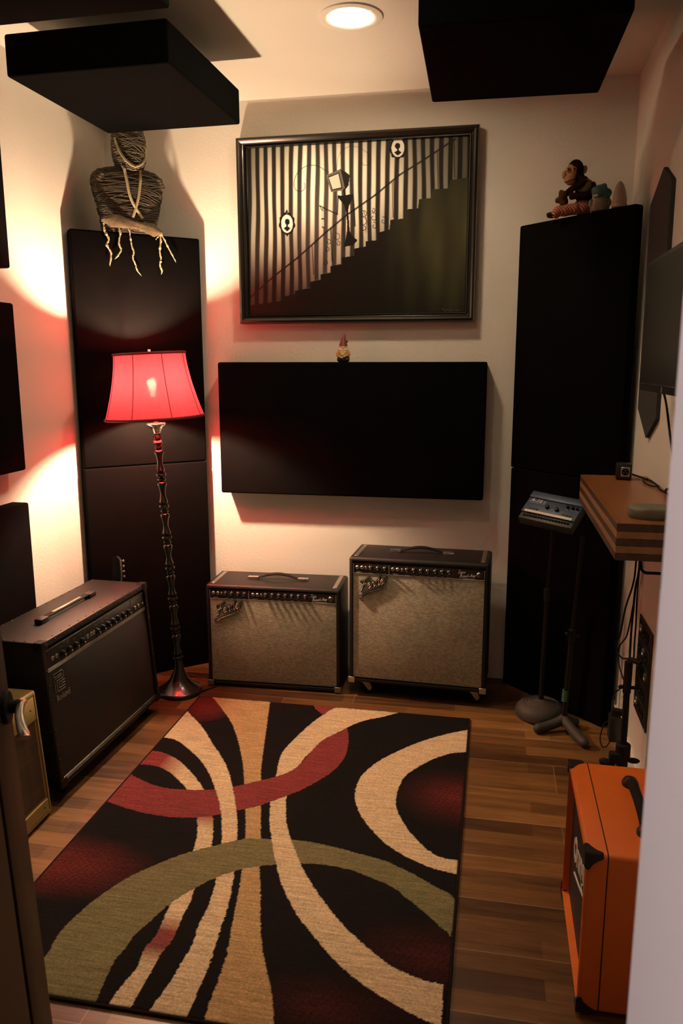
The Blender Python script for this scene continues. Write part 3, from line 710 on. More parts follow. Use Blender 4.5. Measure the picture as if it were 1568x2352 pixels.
# ------------------------------------------------------------------ amplifiers
def cab_shell(w, h, d, t, bev, depth, z0=0., lean=0., seg=3, tb=None):
    """box with a rounded edge and a recessed front; front at y = 0"""
    bm = bm_new(); add_box(bm, (w, d, h), (0, d / 2, h / 2), bev=bev, seg=seg)
    bm.faces.ensure_lookup_table()
    f = min((q for q in bm.faces if q.normal.y < -.99), key=lambda q: -q.calc_area())
    bmesh.ops.inset_individual(bm, faces=[f], thickness=max(t - bev, .001), depth=0)
    f2 = f
    r = bmesh.ops.extrude_discrete_faces(bm, faces=[f2]); nf = r['faces'][0]
    for v in nf.verts: v.co.y += depth
    for v in bm.verts:
        if lean: v.co.y += lean * v.co.z * (1 - v.co.y / d)
        v.co.z += z0
    return bm

def corner_cap(bm, x, y, z, sx, sy, sz, r=.030):
    """rounded metal corner piece hugging a cabinet corner"""
    e = .0016
    add_box(bm, (r, .0022, r * .9), (x - sx * r / 2 + sx * e, y + sy * e, z - sz * r * .45 + sz * e), bev=.0008, seg=1)
    add_box(bm, (.0022, r, r * .9), (x + sx * e, y - sy * r / 2 + sy * e, z - sz * r * .45 + sz * e), bev=.0008, seg=1)
    add_box(bm, (r, r, .0022), (x - sx * r / 2 + sx * e, y - sy * r / 2 + sy * e, z + sz * e), bev=.0008, seg=1)
    add_ball(bm, .006, (x - sx * .0035, y - sy * .0035, z - sz * .0035), seg=10)

def strap_handle(parent, cx, cy, z, length, mat_s, mat_e, axis='x', arch=.022):
    t = thing('handle', None, None); t.parent = parent; t.location = (cx, cy, z); t.rotation_euler = (0, 0, 0 if axis == 'x' else PI / 2)
    bm = bm_new(); n = 18; prev = None; hl = length / 2 - .02
    for i in range(n + 1):
        s = -1 + 2 * i / n; x = s * hl; zz = .007 + arch * (1 - s * s) ** 1.2; wd = .0125; th = .0035 + .003 * (1 - s * s)
        ring = [bm.verts.new((x, wd * math.cos(a), zz + th * math.sin(a))) for a in [2 * PI * k / 12 for k in range(12)]]
        if prev:
            for k in range(12): bm.faces.new((prev[k], prev[(k + 1) % 12], ring[(k + 1) % 12], ring[k]))
        else: bm.faces.new(ring)
        prev = ring
    bm.faces.new(prev[::-1]); put('strap', bm, mat_s, t)
    for s in (-1, 1):
        bm = bm_new(); add_box(bm, (.052, .028, .012), (s * (length / 2 + .004), 0, .0062), bev=.003); add_ball(bm, .004, (s * (length / 2 + .018), 0, .0118), (1, 1, .5), seg=10)
        put('end_cap', bm, mat_e, t)

def skirt_knob(parent, x, z, y, r=.0125):
    bm = bm_new()
    mat = Matrix.Translation((x, y, z)) @ Matrix.Rotation(PI / 2, 4, 'X')
    add_lathe(bm, [(r, 0), (r, .003), (r * .78, .006), (r * .55, .008), (r * .50, .015), (r * .40, .0165), (.0002, .0165)], 20, mat)
    k = put('knob', bm, M['knob'], parent)
    bm = bm_new(); add_lathe(bm, [(r * .33, .0163), (r * .33, .0174), (.0002, .0176)], 14, mat); put('knob_cap', bm, M['chrome'], k)
    return k

def jack(parent, x, z, y, r=.0085):
    bm = bm_new(); mat = Matrix.Translation((x, y, z)) @ Matrix.Rotation(PI / 2, 4, 'X')
    add_lathe(bm, [(r, 0), (r, .003), (r * .7, .0055), (r * .62, .0055), (r * .5, .001), (.0002, .001)], 18, mat); put('jack', bm, M['steel'], parent)

def silverface(name, label, loc, rotz, w, h, d, z0, knobs, jacks, switches, div, labels, title, panel_z, panel_h, grp, casters):
    root = thing(name, label, 'guitar amplifier', loc, rotz, grp)
    put('cabinet', cab_shell(w, h, d, .018, .013, .012, z0), M['tolex'], root)
    gz1 = z0 + h - panel_z - panel_h
    bm = bm_new(); add_box(bm, (w - .038, .008, gz1 - z0 - .024), (0, .0095, (gz1 + z0 + .024) / 2), bev=.003); put('grille_cloth', bm, M['silver'], root)
    # control panel
    pw = w - .040; px0 = -pw / 2; pz0 = gz1 + .001; pz1 = gz1 + panel_h; pc = (pz0 + pz1) / 2; py = .0035
    bm = bm_new(); add_box(bm, (pw, .012, panel_h - .002), (0, py + .006, pc), bev=.001, seg=1); cp = put('control_panel', bm, M['panelblk'], root)
    bm = bm_new()
    add_box(bm, (pw, .0008, .0022), (0, py - .0006, pz0 + .0012)); add_box(bm, (.0014, .0008, panel_h - .003), (px0 + .0008, py - .0006, pc)); add_box(bm, (.0014, .0008, panel_h - .003), (-px0 - .0008, py - .0006, pc))
    add_box(bm, (.0016, .0008, panel_h - .003), (px0 + div * pw, py - .0006, pc))
    for s, fx, size in labels:
        add_text(bm, s, size, Matrix.Translation((px0 + fx * pw, py - .0004, pz0 + .0042)) @ FRONT, .0003, 'CENTER')
    for fx in knobs:
        for k in range(7):
            a = PI * (1.25 - 1.5 * k / 6); add_box(bm, (.0012, .0008, .0030), (px0 + fx * pw + .0158 * math.cos(a), py - .0005, pc + .003 + .0158 * math.sin(a)), (0, PI / 2 - a, 0))
    put('panel_lettering', bm, M['ink'], cp, smooth=False)
    for fx in knobs: skirt_knob(cp, px0 + fx * pw, pc + .003, py)
    for fx in jacks: jack(cp, px0 + fx * pw, pc + .005, py)
    for fx in switches:
        bm = bm_new(); add_box(bm, (.009, .003, .016), (px0 + fx * pw, py - .001, pc + .004), bev=.0008, seg=1); add_box(bm, (.005, .006, .007), (px0 + fx * pw, py - .003, pc + .006), bev=.001, seg=1); put('switch', bm, M['steel'], cp)
    bm = bm_new(); r = .00075
    add_script(bm, title[0], .0155, (px0 + .80 * pw, py - .001, pc + .004), .0, r); add_script(bm, title[1], .0150, (px0 + .815 * pw, py - .001, pc - .0155), .10, r)
    add_box(bm, (.05, .0008, .0012), (px0 + .885 * pw, py - .0006, pz0 + .0045)); put('model_script', bm, M['ink'], cp)
    bm = bm_new(); mat = Matrix.Translation((px0 + .958 * pw, py, pc + .002)) @ Matrix.Rotation(PI / 2, 4, 'X')
    add_lathe(bm, [(.0105, 0), (.0105, .004), (.0085, .006), (.0075, .004)], 20, mat, cap=False); pl = put('pilot_light', bm, M['chrome'], cp)
    bm = bm_new(); add_lathe(bm, [(.0078, .0), (.0078, .004), (.004, .0085), (.0002, .0095)], 14, mat); put('jewel', bm, M['jewel'], pl)
    # maker's script badge
    bm = bm_new(); lx = -w / 2 + .052; lz = gz1 - .080
    ln = add_script(bm, 'Fender', .047, (lx, -.002, lz), .34, .0026)
    tail = [(lx - .010, -.002, lz - .028), (lx + .010, -.002, lz - .026), (lx + .017, -.002, lz - .016), (lx + .085, -.002, lz + .012), (lx + .112, -.002, lz + .026)]
    add_tube(bm, tail, [.0045, .0050, .0028, .0022, .0014], 6)
    bd = put('badge', bm, M['chrome'], root)
    bm = bm_new(); add_script(bm, 'Fender', .047, (lx, .0035, lz), .34, .0055); add_tube(bm, [(a, .0035, c) for a, b, c in tail], [.0075, .008, .0055, .005, .003], 6)
    put('badge_backing', bm, M['blackp'], bd)
    strap_handle(root, 0, d * .5, z0 + h, .24, M['rubber'], M['chrome'])
    for s in (-1, 1):
        bm = bm_new(); add_box(bm, (.020, d - .05, .0022), (s * (w / 2 - .030), d / 2, z0 + h + .0008), bev=.0008, seg=1)
        for y in (.045, d - .045): add_ball(bm, .0045, (s * (w / 2 - .030), y, z0 + h + .0015), (1, 1, .5), seg=10)
        put('top_strip', bm, M['steel'], root)
    for sx in (-1, 1):
        for sy, y in ((-1, 0), (1, d)):
            bm = bm_new(); corner_cap(bm, sx * w / 2, y, z0, sx, sy, -1); put('corner_guard', bm, M['steel'], root)
            if casters: caster(root, sx * (w / 2 - .065), .045 if y == 0 else d - .045, z0, sx)
            else:
                bm = bm_new(); add_cyl(bm, .013, (sx * (w / 2 - .05), .04 if y == 0 else d - .04, 0), (sx * (w / 2 - .05), .04 if y == 0 else d - .04, z0 + .001), 14); put('foot', bm, M['rubber'], root)
    return root

def caster(root, x, y, z0, sx=1):
    t = thing('caster', None, None); t.parent = root; t.location = (x, y, 0); t.rotation_euler = (0, 0, .5)
    r = .027; k = z0 / .072
    bm = bm_new(); add_box(bm, (.046, .046, .004), (0, 0, z0 - .002), bev=.001, seg=1)
    for s in (-1, 1):
        add_prism(bm, [(-.016, z0 - .004), (.018, z0 - .004), (.034, r + .006), (.028, r - .008), (.016, r - .006)], -.0012, .0012, Matrix.Translation((0, s * .015, 0)) @ FRONT)
    put('fork', bm, M['steel'], t)
    bm = bm_new(); add_cyl(bm, r, (.022, -.011, r), (.022, .011, r), 24, bev=.004); put('wheel', bm, M['rubber'], t)

AG = 'black and silver-grilled combo amplifiers'
silverface('combo_amplifier', 'shorter black combo amplifier with silver sparkle grille, beside the floor lamp', (-1.0, 3.418, 0), .036, .654, .508, .262, .009,
    (.13, .178, .23, .28, .45, .503, .555, .607, .658, .71, .763), (.032, .068, .348, .384), (.097, .415), .315,
    [('NORMAL', .050, .0065), ('VOLUME', .13, .0042), ('TREBLE', .178, .0042), ('MIDDLE', .23, .0042), ('BASS', .28, .0042), ('VIBRATO', .366, .0065), ('VOLUME', .45, .0042), ('TREBLE', .503, .0042), ('MIDDLE', .555, .0042), ('BASS', .607, .0042), ('REVERB', .658, .0042), ('SPEED', .71, .0042), ('INTENSITY', .763, .0042)],
    ('Twin', 'Reverb-Amp'), .024, .047, AG, False)
silverface('combo_amplifier', 'taller black combo amplifier on casters with silver sparkle grille', (-.313, 3.41, 0), -.039, .637, .609, .271, .072,
    (.14, .195, .25, .42, .473, .527, .58, .635, .687, .74), (.033, .07, .31, .346), (.10, .38), .28,
    [('NORMAL', .052, .0065), ('VOLUME', .14, .0042), ('TREBLE', .195, .0042), ('BASS', .25, .0042), ('VIBRATO', .33, .0065), ('VOLUME', .42, .0042), ('TREBLE', .473, .0042), ('MIDDLE', .527, .0042), ('BASS', .58, .0042), ('REVERB', .635, .0042), ('SPEED', .687, .0042), ('INTENSITY', .74, .0042)],
    ('Super', 'Reverb-Amp'), .030, .048, AG, True)

# long black amplifier at the left
def jazz_amp():
    w, h, d, z0, lean = .79, .542, .307, .058, .0773
    root = thing('combo_amplifier', 'long worn black combo amplifier with dark brown grille, along the left wall', 'guitar amplifier', (-1.458, 2.713, 0), 1.54)
    bm = cab_shell(w, h, d, .026, .006, .016, z0, 0)
    # rivets along the edges
    for i in range(14):
        x = -w / 2 + .03 + i * (w - .06) / 13
        for y in (.012, d - .012): add_ball(bm, .0042, (x, y, z0 + h), (1, 1, .6), seg=8)
        add_ball(bm, .0042, (x, 0, z0 + h - .012), (1, .6, 1), seg=8)
    for i in range(9):
        z = z0 + .05 + i * (h - .1) / 8
        for s in (-1, 1): add_ball(bm, .0042, (s * (w / 2 - .012), 0, z), (1, .6, 1), seg=8); add_ball(bm, .0042, (s * w / 2, .014, z), (.6, 1, 1), seg=8)
    for i in range(6):
        for s in (-1, 1): add_ball(bm, .0042, (s * (w / 2 - .012), .03 + i * (d - .06) / 5, z0 + h), (1, 1, .6), seg=8)
    sh = lambda b: [setattr(v.co, 'y', v.co.y + lean * (v.co.z - z0) * (1 - v.co.y / d)) for v in b.verts]
    sh(bm); put('cabinet', bm, M['tolex_worn'], root)
    pz1 = z0 + h - .034; pz0 = pz1 - .070
    bm = bm_new(); add_box(bm, (w - .056, .010, pz0 - z0 - .040), (0, .013, (pz0 + z0 + .020) / 2), bev=.002, seg=1); sh(bm); put('grille_cloth', bm, M['darkgrille'], root)
    bm = bm_new(); add_box(bm, (w - .054, .008, .072), (0, .012, (pz0 + pz1) / 2), bev=.001, seg=1); sh(bm); cp = put('control_panel', bm, M['panelblk'], root)
    x0 = -w / 2 + .027; pw = w - .054
    knobs = [.13, .19, .25, .31, .46, .52, .575, .63, .685, .74, .80]
    for fx in knobs:
        bm = bm_new(); zz = pz0 + .026
        mat = Matrix.Translation((x0 + fx * pw, .009, zz)) @ Matrix.Rotation(PI / 2, 4, 'X')
        add_lathe(bm, [(.0125, 0), (.012, .010), (.0095, .011), (.009, .016), (.0002, .017)], 18, mat); sh(bm); k = put('knob', bm, M['knob'], cp)
        bm = bm_new(); add_box(bm, (.0035, .016, .012), (x0 + fx * pw, -.004, zz - .008), bev=.001, seg=1); sh(bm); put('pointer', bm, M['steel'], k)
    for fx in (.05, .085, .37, .405, .43):
        bm = bm_new(); mat = Matrix.Translation((x0 + fx * pw, .009, pz0 + .028)) @ Matrix.Rotation(PI / 2, 4, 'X'); add_lathe(bm, [(.009, 0), (.009, .003), (.006, .006), (.0045, .006), (.004, .001), (.0002, .001)], 16, mat); sh(bm); put('jack', bm, M['steel'], cp)
    bm = bm_new()
    for fx in (.345, .845): add_box(bm, (.002, .0015, .066), (x0 + fx * pw, .0072, (pz0 + pz1) / 2))
    add_box(bm, (pw, .0015, .0016), (0, .0072, pz1 - .004))
    for s, fx in (('CHANNEL-1', .18), ('CHANNEL-2', .62)): add_text(bm, s, .008, Matrix.Translation((x0 + fx * pw, .0075, pz1 - .014)) @ FRONT, .0004, 'CENTER')
    for s, fx in (('VOLUME', .13), ('TREBLE', .19), ('MIDDLE', .25), ('BASS', .31), ('VOLUME', .46), ('TREBLE', .52), ('MIDDLE', .575), ('BASS', .63)): add_text(bm, s, .0052, Matrix.Translation((x0 + fx * pw, .0075, pz0 + .048)) @ FRONT, .0003, 'CENTER')
    add_text(bm, 'JC-120', .013, Matrix.Translation((x0 + .93 * pw, .0075, pz1 - .024)) @ FRONT, .0004, 'CENTER')
    sh(bm); put('panel_lettering', bm, M['steel'], cp, smooth=False)
    for fx in (.88, .92): 
        bm = bm_new(); add_box(bm, (.012, .010, .016), (x0 + fx * pw, .004, pz0 + .024), bev=.002, seg=1); sh(bm); put('switch', bm, M['steel'], cp)
    bm = bm_new(); add_ball(bm, .005, (x0 + .972 * pw, .004, pz0 + .024), seg=12); sh(bm); put('pilot_light', bm, M['chrome'], cp)
    for z in (pz0 - .006, z0 + .022):
        bm = bm_new()
        for k in (-1, 0, 1): add_box(bm, (pw + .004, .010, .0042), (0, .010, z + k * .0048), bev=.001, seg=1)
        sh(bm); put('trim_strip', bm, M['steel'], root)
    # badge: nested square spirals and the maker's name
    bm = bm_new(); bx, bz, u = x0 + .026, pz0 - .098, .0085
    def seg_(pts):
        for (a, b), (c, e) in zip(pts, pts[1:]): add_tube(bm, [(bx + a * u, .0055, bz + b * u), (bx + c * u, .0055, bz + e * u)], .0016, 6)
    seg_([(0, 0), (0, 5.6)]); seg_([(0, 8), (6, 8), (6.8, 7.3), (6.8, 5.4), (6, 4.7), (1.4, 4.7), (1.4, 0), (7, 0)]); seg_([(0, 8), (0, 6.7), (5.4, 6.7), (5.4, 5.9), (0, 5.9)]); seg_([(2.7, 3.6), (7, 3.6)]); seg_([(2.7, 3.6), (2.7, 1.2), (7, 1.2)]); seg_([(3.9, 2.4), (7, 2.4)])
    add_text(bm, 'Roland', .030, Matrix.Translation((bx, .006, bz - .034)) @ FRONT, .0008, 'LEFT', bold=.0006)
    sh(bm); put('badge', bm, M['steel'], root)
    # bar handle
    hr = thing('handle', None, None); hr.parent = root; hr.location = (-.02, d * .56, z0 + h)
    bm = bm_new(); add_box(bm, (.33, .026, .007), (0, 0, .016), bev=.003); put('strap', bm, M['rubber'], hr)
    bm = bm_new(); add_box(bm, (.20, .012, .002), (0, 0, .0203), bev=.0008, seg=1); put('strap_plate', bm, M['steel'], hr)
    for s in (-1, 1):
        bm = bm_new(); add_box(bm, (.05, .032, .020), (s * .17, 0, .010), bev=.004); put('end_cap', bm, M['blackp'], hr)
    for sx in (-1, 1):
        for y in (.05, d - .05):
            bm = bm_new(); add_cyl(bm, .026, (sx * (w / 2 - .07) - .010, y, .026), (sx * (w / 2 - .07) + .010, y, .026), 20, bev=.004); add_box(bm, (.03, .035, .03), (sx * (w / 2 - .07), y, z0 - .013), bev=.003); put('caster', bm, M['rubber'], root)
        for z, sz in ((z0, -1), (z0 + h, 1)):
            bm = bm_new(); corner_cap(bm, sx * w / 2, 0, z, sx, -1, sz, .036); sh(bm); put('corner_guard', bm, M['blackm'], root)
jazz_amp()

def tweed_amp():
    w, h, d, z0, lean = .46, .452, .23, .010, .07
    root = thing('combo_amplifier', 'small yellow tweed amplifier with brown grille, half hidden behind the open door', 'guitar amplifier', (-1.468, 2.027, 0), PI / 2 + .02)
    sh = lambda b: [setattr(v.co, 'y', v.co.y + lean * (v.co.z - z0) * (1 - v.co.y / d)) for v in b.verts]
    bm = cab_shell(w, h, d, .016, .010, .006, z0); sh(bm); put('cabinet', bm, M['tweed'], root)
    for hh, zc in ((.085, z0 + h - .058), (.045, z0 + .038)):
        bm = bm_new(); add_box(bm, (w - .034, .006, hh), (0, .003, zc), bev=.002, seg=1); sh(bm); fb = put('front_board', bm, M['tweed'], root)
        for s in (-1, 1): bm = bm_new(); add_ball(bm, .003, (s * (w / 2 - .045), 0, zc), seg=8); sh(bm); put('screw', bm, M['blackm'], fb)
    bm = bm_new(); add_box(bm, (w - .046, .004, h - .17), (0, .0075, z0 + .06 + (h - .16) / 2), bev=.001, seg=1); sh(bm); put('grille_cloth', bm, M['brgrille'], root)
    strap_handle(root, 0, d * .55, z0 + h, .2, M['rubber'], M['steel'])
    for sx in (-1, 1):
        for y in (.04, d - .04): bm = bm_new(); add_cyl(bm, .012, (sx * (w / 2 - .04), y, 0), (sx * (w / 2 - .04), y, z0 + .001), 12); put('foot', bm, M['rubber'], root)
tweed_amp()

def orange_cab():
    w, h, d, z0 = .440, .422, .285, .012
    root = thing('speaker_cabinet', 'bright orange speaker cabinet with black grille in the right foreground', 'speaker cabinet', (.246, 1.930, 0), -PI / 2)
    put('cabinet', cab_shell(w, h, d, .014, .011, .024, z0), M['orange'], root)
    bm = bm_new()
    q = [(-w / 2, z0), (w / 2, z0), (w / 2, z0 + h), (-w / 2, z0 + h)]
    r = .011; path = []
    for cx, cz, a0 in ((w / 2 - r, z0 + r, -PI / 2), (w / 2 - r, z0 + h - r, 0), (-w / 2 + r, z0 + h - r, PI / 2), (-w / 2 + r, z0 + r, PI)):
        for k in range(5): a = a0 + k * PI / 8; path.append((cx + (r - .0002) * math.cos(a), .050, cz + (r - .0002) * math.sin(a)))
    add_tube(bm, path, .0016, 6, closed=True); put('piping', bm, M['blackp'], root)
    bm = bm_new(); add_box(bm, (w - .030, .006, h - .030), (0, .022, z0 + h / 2)); put('grille_cloth', bm, M['darkgrille'], root)
    bm = bm_new()
    add_text(bm, 'Orange', .092, Matrix.Translation((-.135, .0185, z0 + .175)) @ Matrix.Rotation(-.30, 4, 'Y') @ FRONT, .0015, 'LEFT', shear=.2, bold=.004, space=.92)
    add_tube(bm, [(-.10, .0180, z0 + .150), (.0, .0180, z0 + .182), (.12, .0180, z0 + .226)], .0028, 6)
    put('badge', bm, M['white'], root, smooth=False)
    for sx in (-1, 1):
        for sy, y in ((-1, 0), (1, d)):
            for sz, z in ((-1, z0), (1, z0 + h)):
                bm = bm_new(); a = .040
                leaf = [(-.003, -.003), (a * .80, -.003), (a * .97, a * .03), (a, a * .13), (a * .94, a * .24)] + [(a * (.80 - .10 * k - .012 * k * k), a * (.30 + .085 * k + .010 * k * k)) for k in range(1, 4)] + [(a * .24, a * .94), (a * .13, a), (a * .03, a * .97), (-.003, a * .80)]
                cx, cy, cz = sx * w / 2, y, z
                ax = {'x': Vector((-sx, 0, 0)), 'y': Vector((0, -sy, 0)), 'z': Vector((0, 0, -sz))}
                for p_, q_, n_ in (('x', 'y', 'z'), ('y', 'z', 'x')) + ((('x', 'z', 'y'),) if sy > 0 else ()):
                    m = Matrix.Identity(4)
                    for r_ in range(3): m[r_][0] = ax[p_][r_]; m[r_][1] = ax[q_][r_]; m[r_][2] = -ax[n_][r_]; m[r_][3] = (cx, cy, cz)[r_]
                    add_prism(bm, leaf, -.004, .0026, m)
                add_ball(bm, .0105, (cx - sx * .0075, cy - sy * .0075, cz - sz * .0075), seg=16)
                add_box(bm, (.006, .030, .006), (cx - sx * .0015, cy - sy * .017, cz - sz * .0015), bev=.0025)
                put('corner_guard', bm, M['blackp'], root)
    hr = thing('handle', None, None); hr.parent = root; hr.location = (.0, .150, z0 + h)
    bm = bm_new(); add_tube(bm, smooth_path([(-.105, 0, .012), (-.08, 0, .022), (0, 0, .028), (.08, 0, .022), (.105, 0, .012)], 5), .0135, 12)
    for v in bm.verts: v.co.z = .006 + (v.co.z - .006) * .85
    put('strap', bm, M['rubber'], hr)
    for s in (-1, 1):
        bm = bm_new(); add_lathe(bm, [(.022, 0), (.022, .008), (.016, .018), (.006, .023), (.0003, .0235)], 24, Matrix.Translation((s * .115, 0, -.0005)) @ Matrix.Diagonal((1.15, 1, 1, 1))); put('end_cap', bm, M['blackp'], hr)
    for sx in (-1, 1):
        for y in (.04, d - .04):
            bm = bm_new(); add_cyl(bm, .014, (sx * (w / 2 - .05), y, 0), (sx * (w / 2 - .05), y, z0 + .002), 14); put('foot', bm, M['rubber'], root)
orange_cab()

# ------------------------------------------------------------------ floor lamp
def floor_lamp():
    bx, by = -1.437, 3.312
    root = thing('floor_lamp', 'lit floor lamp with red bell shade and turned black pole', 'floor lamp', (bx, by, 0))
    bm = bm_new()
    add_lathe(bm, [(.0005, 0), (.100, 0), (.106, .006), (.107, .014), (.104, .020), (.097, .024), (.093, .0265), (.082, .034), (.066, .046), (.050, .062), (.037, .083), (.028, .106), (.021, .132), (.018, .150), (.0005, .152)], 64)
    put('base', bm, M['lacq'], root)
    tilt = Euler((0.012, -.046, 0))
    up = thing('upright', None, None)
    COL.objects.unlink(up); bpy.data.objects.remove(up)
    R4 = Matrix.Translation((0, 0, .13)) @ tilt.to_matrix().to_4x4() @ Matrix.Translation((0, 0, -.13))
    prof = [(.0005, .13), (.015, .13), (.018, .150), (.016, .165)]
    z = .168; unit = .1465
    for k in range(7):
        for r, dz in ((.013, .0), (.022, .004), (.0245, .010), (.022, .017), (.0135, .020), (.019, .026), (.021, .032), (.017, .042), (.0128, .062), (.0128, .074), (.0165, .094), (.0215, .108), (.0225, .114), (.019, .122), (.0125, .126), (.018, .130), (.0195, .1345), (.018, .139), (.0125, .142)):
            prof.append((r, z + dz))
        z += unit
    prof += [(.013, z), (.021, z + .005), (.023, z + .011), (.020, z + .018), (.0135, z + .022), (.018, z + .028), (.019, z + .034), (.0145, z + .042), (.016, z + .052)]
    zt = z + .052
    bm = bm_new(); add_lathe(bm, prof, 40, R4); put('pole', bm, M['lacq'], root)
    zc = 1.288
    bm = bm_new(); add_lathe(bm, [(.013, zt - .004), (.015, zc - .040), (.021, zc - .026), (.030, zc - .014), (.041, zc - .005), (.0425, zc), (.040, zc + .003), (.012, zc + .002), (.0005, zc + .002)], 40, R4); put('drip_cup', bm, M['chrome'], root)
    bm = bm_new(); add_cyl(bm, .009, R4 @ Vector((0, 0, zc)), R4 @ Vector((0, 0, 1.40)), 16); add_cyl(bm, .016, R4 @ Vector((0, 0, 1.36)), R4 @ Vector((0, 0, 1.412)), 18); put('socket', bm, M['brass'], root)
    # shade: bell profile, eight panels
    zb, ztp, r0, r1 = 1.318, 1.598, .219, .157
    sq = lambda a: 1.0 - .018 * (1 - abs(math.cos(4 * a + .3)))
    n = 12; prof = []
    for i in range(n + 1):
        t = i / n; prof.append((r1 + (r0 - r1) * ((1 - t) ** 1.55), zb + (ztp - zb) * t))
    bm = bm_new(); add_lathe(bm, prof, 96, R4, cap=False, sq=sq); sd = put('lamp_shade', bm, M['shade'], root)
    for z, r, rr in ((zb, prof[0][0], .0062), (ztp, prof[-1][0], .0058)):
        bm = bm_new(); add_tube(bm, [R4 @ Vector((r * sq(2 * PI * k / 96) * math.cos(2 * PI * k / 96), r * sq(2 * PI * k / 96) * math.sin(2 * PI * k / 96), z)) for k in range(96)], rr, 8, closed=True); put('rim_trim', bm, M['shadetrim'], sd)
    for k in range(8):
        a = (2 * PI * k - .3) / 8
        bm = bm_new(); add_tube(bm, [R4 @ Vector(((r * sq(a) + .0004) * math.cos(a), (r * sq(a) + .0004) * math.sin(a), z)) for r, z in prof], .0016, 5); put('seam', bm, M['shadetrim'], sd)
    # harp, spider and finial
    bm = bm_new()
    add_tube(bm, [R4 @ Vector(q) for q in smooth_path([(-.010, 0, 1.41), (-.05, 0, 1.46), (-.052, 0, 1.54), (0, 0, 1.592), (.052, 0, 1.54), (.05, 0, 1.46), (.010, 0, 1.41)], 6)], .0016, 6)
    for k in range(3):
        a = 2 * PI * k / 3 + .4; add_tube(bm, [R4 @ Vector((0, 0, 1.592)), R4 @ Vector((.155 * math.cos(a), .155 * math.sin(a), 1.597))], .0014, 6)
    put('harp', bm, M['brass'], root)
    bm = bm_new(); add_lathe(bm, [(.004, 1.592), (.008, 1.598), (.009, 1.606), (.006, 1.611), (.007, 1.616), (.0004, 1.619)], 16, R4); put('finial', bm, M['chrome'], root)
    bm = bm_new(); add_lathe(bm, [(.010, 1.412), (.011, 1.435), (.018, 1.450), (.0225, 1.470), (.019, 1.487), (.009, 1.495), (.0004, 1.496)], 24, R4); put('bulb', bm, M['bulb'], root)
    bm = bm_new(); add_tube(bm, smooth_path([(.100, .01, .006), (.125, .05, .0042), (.15, .10, .004), (.135, .22, .004), (.15, .34, .004), (.26, .50, .004)], 6), .0035, 8); put('power_cord', bm, M['rubber'], root)
    return R4
floor_lamp()
#PART2#

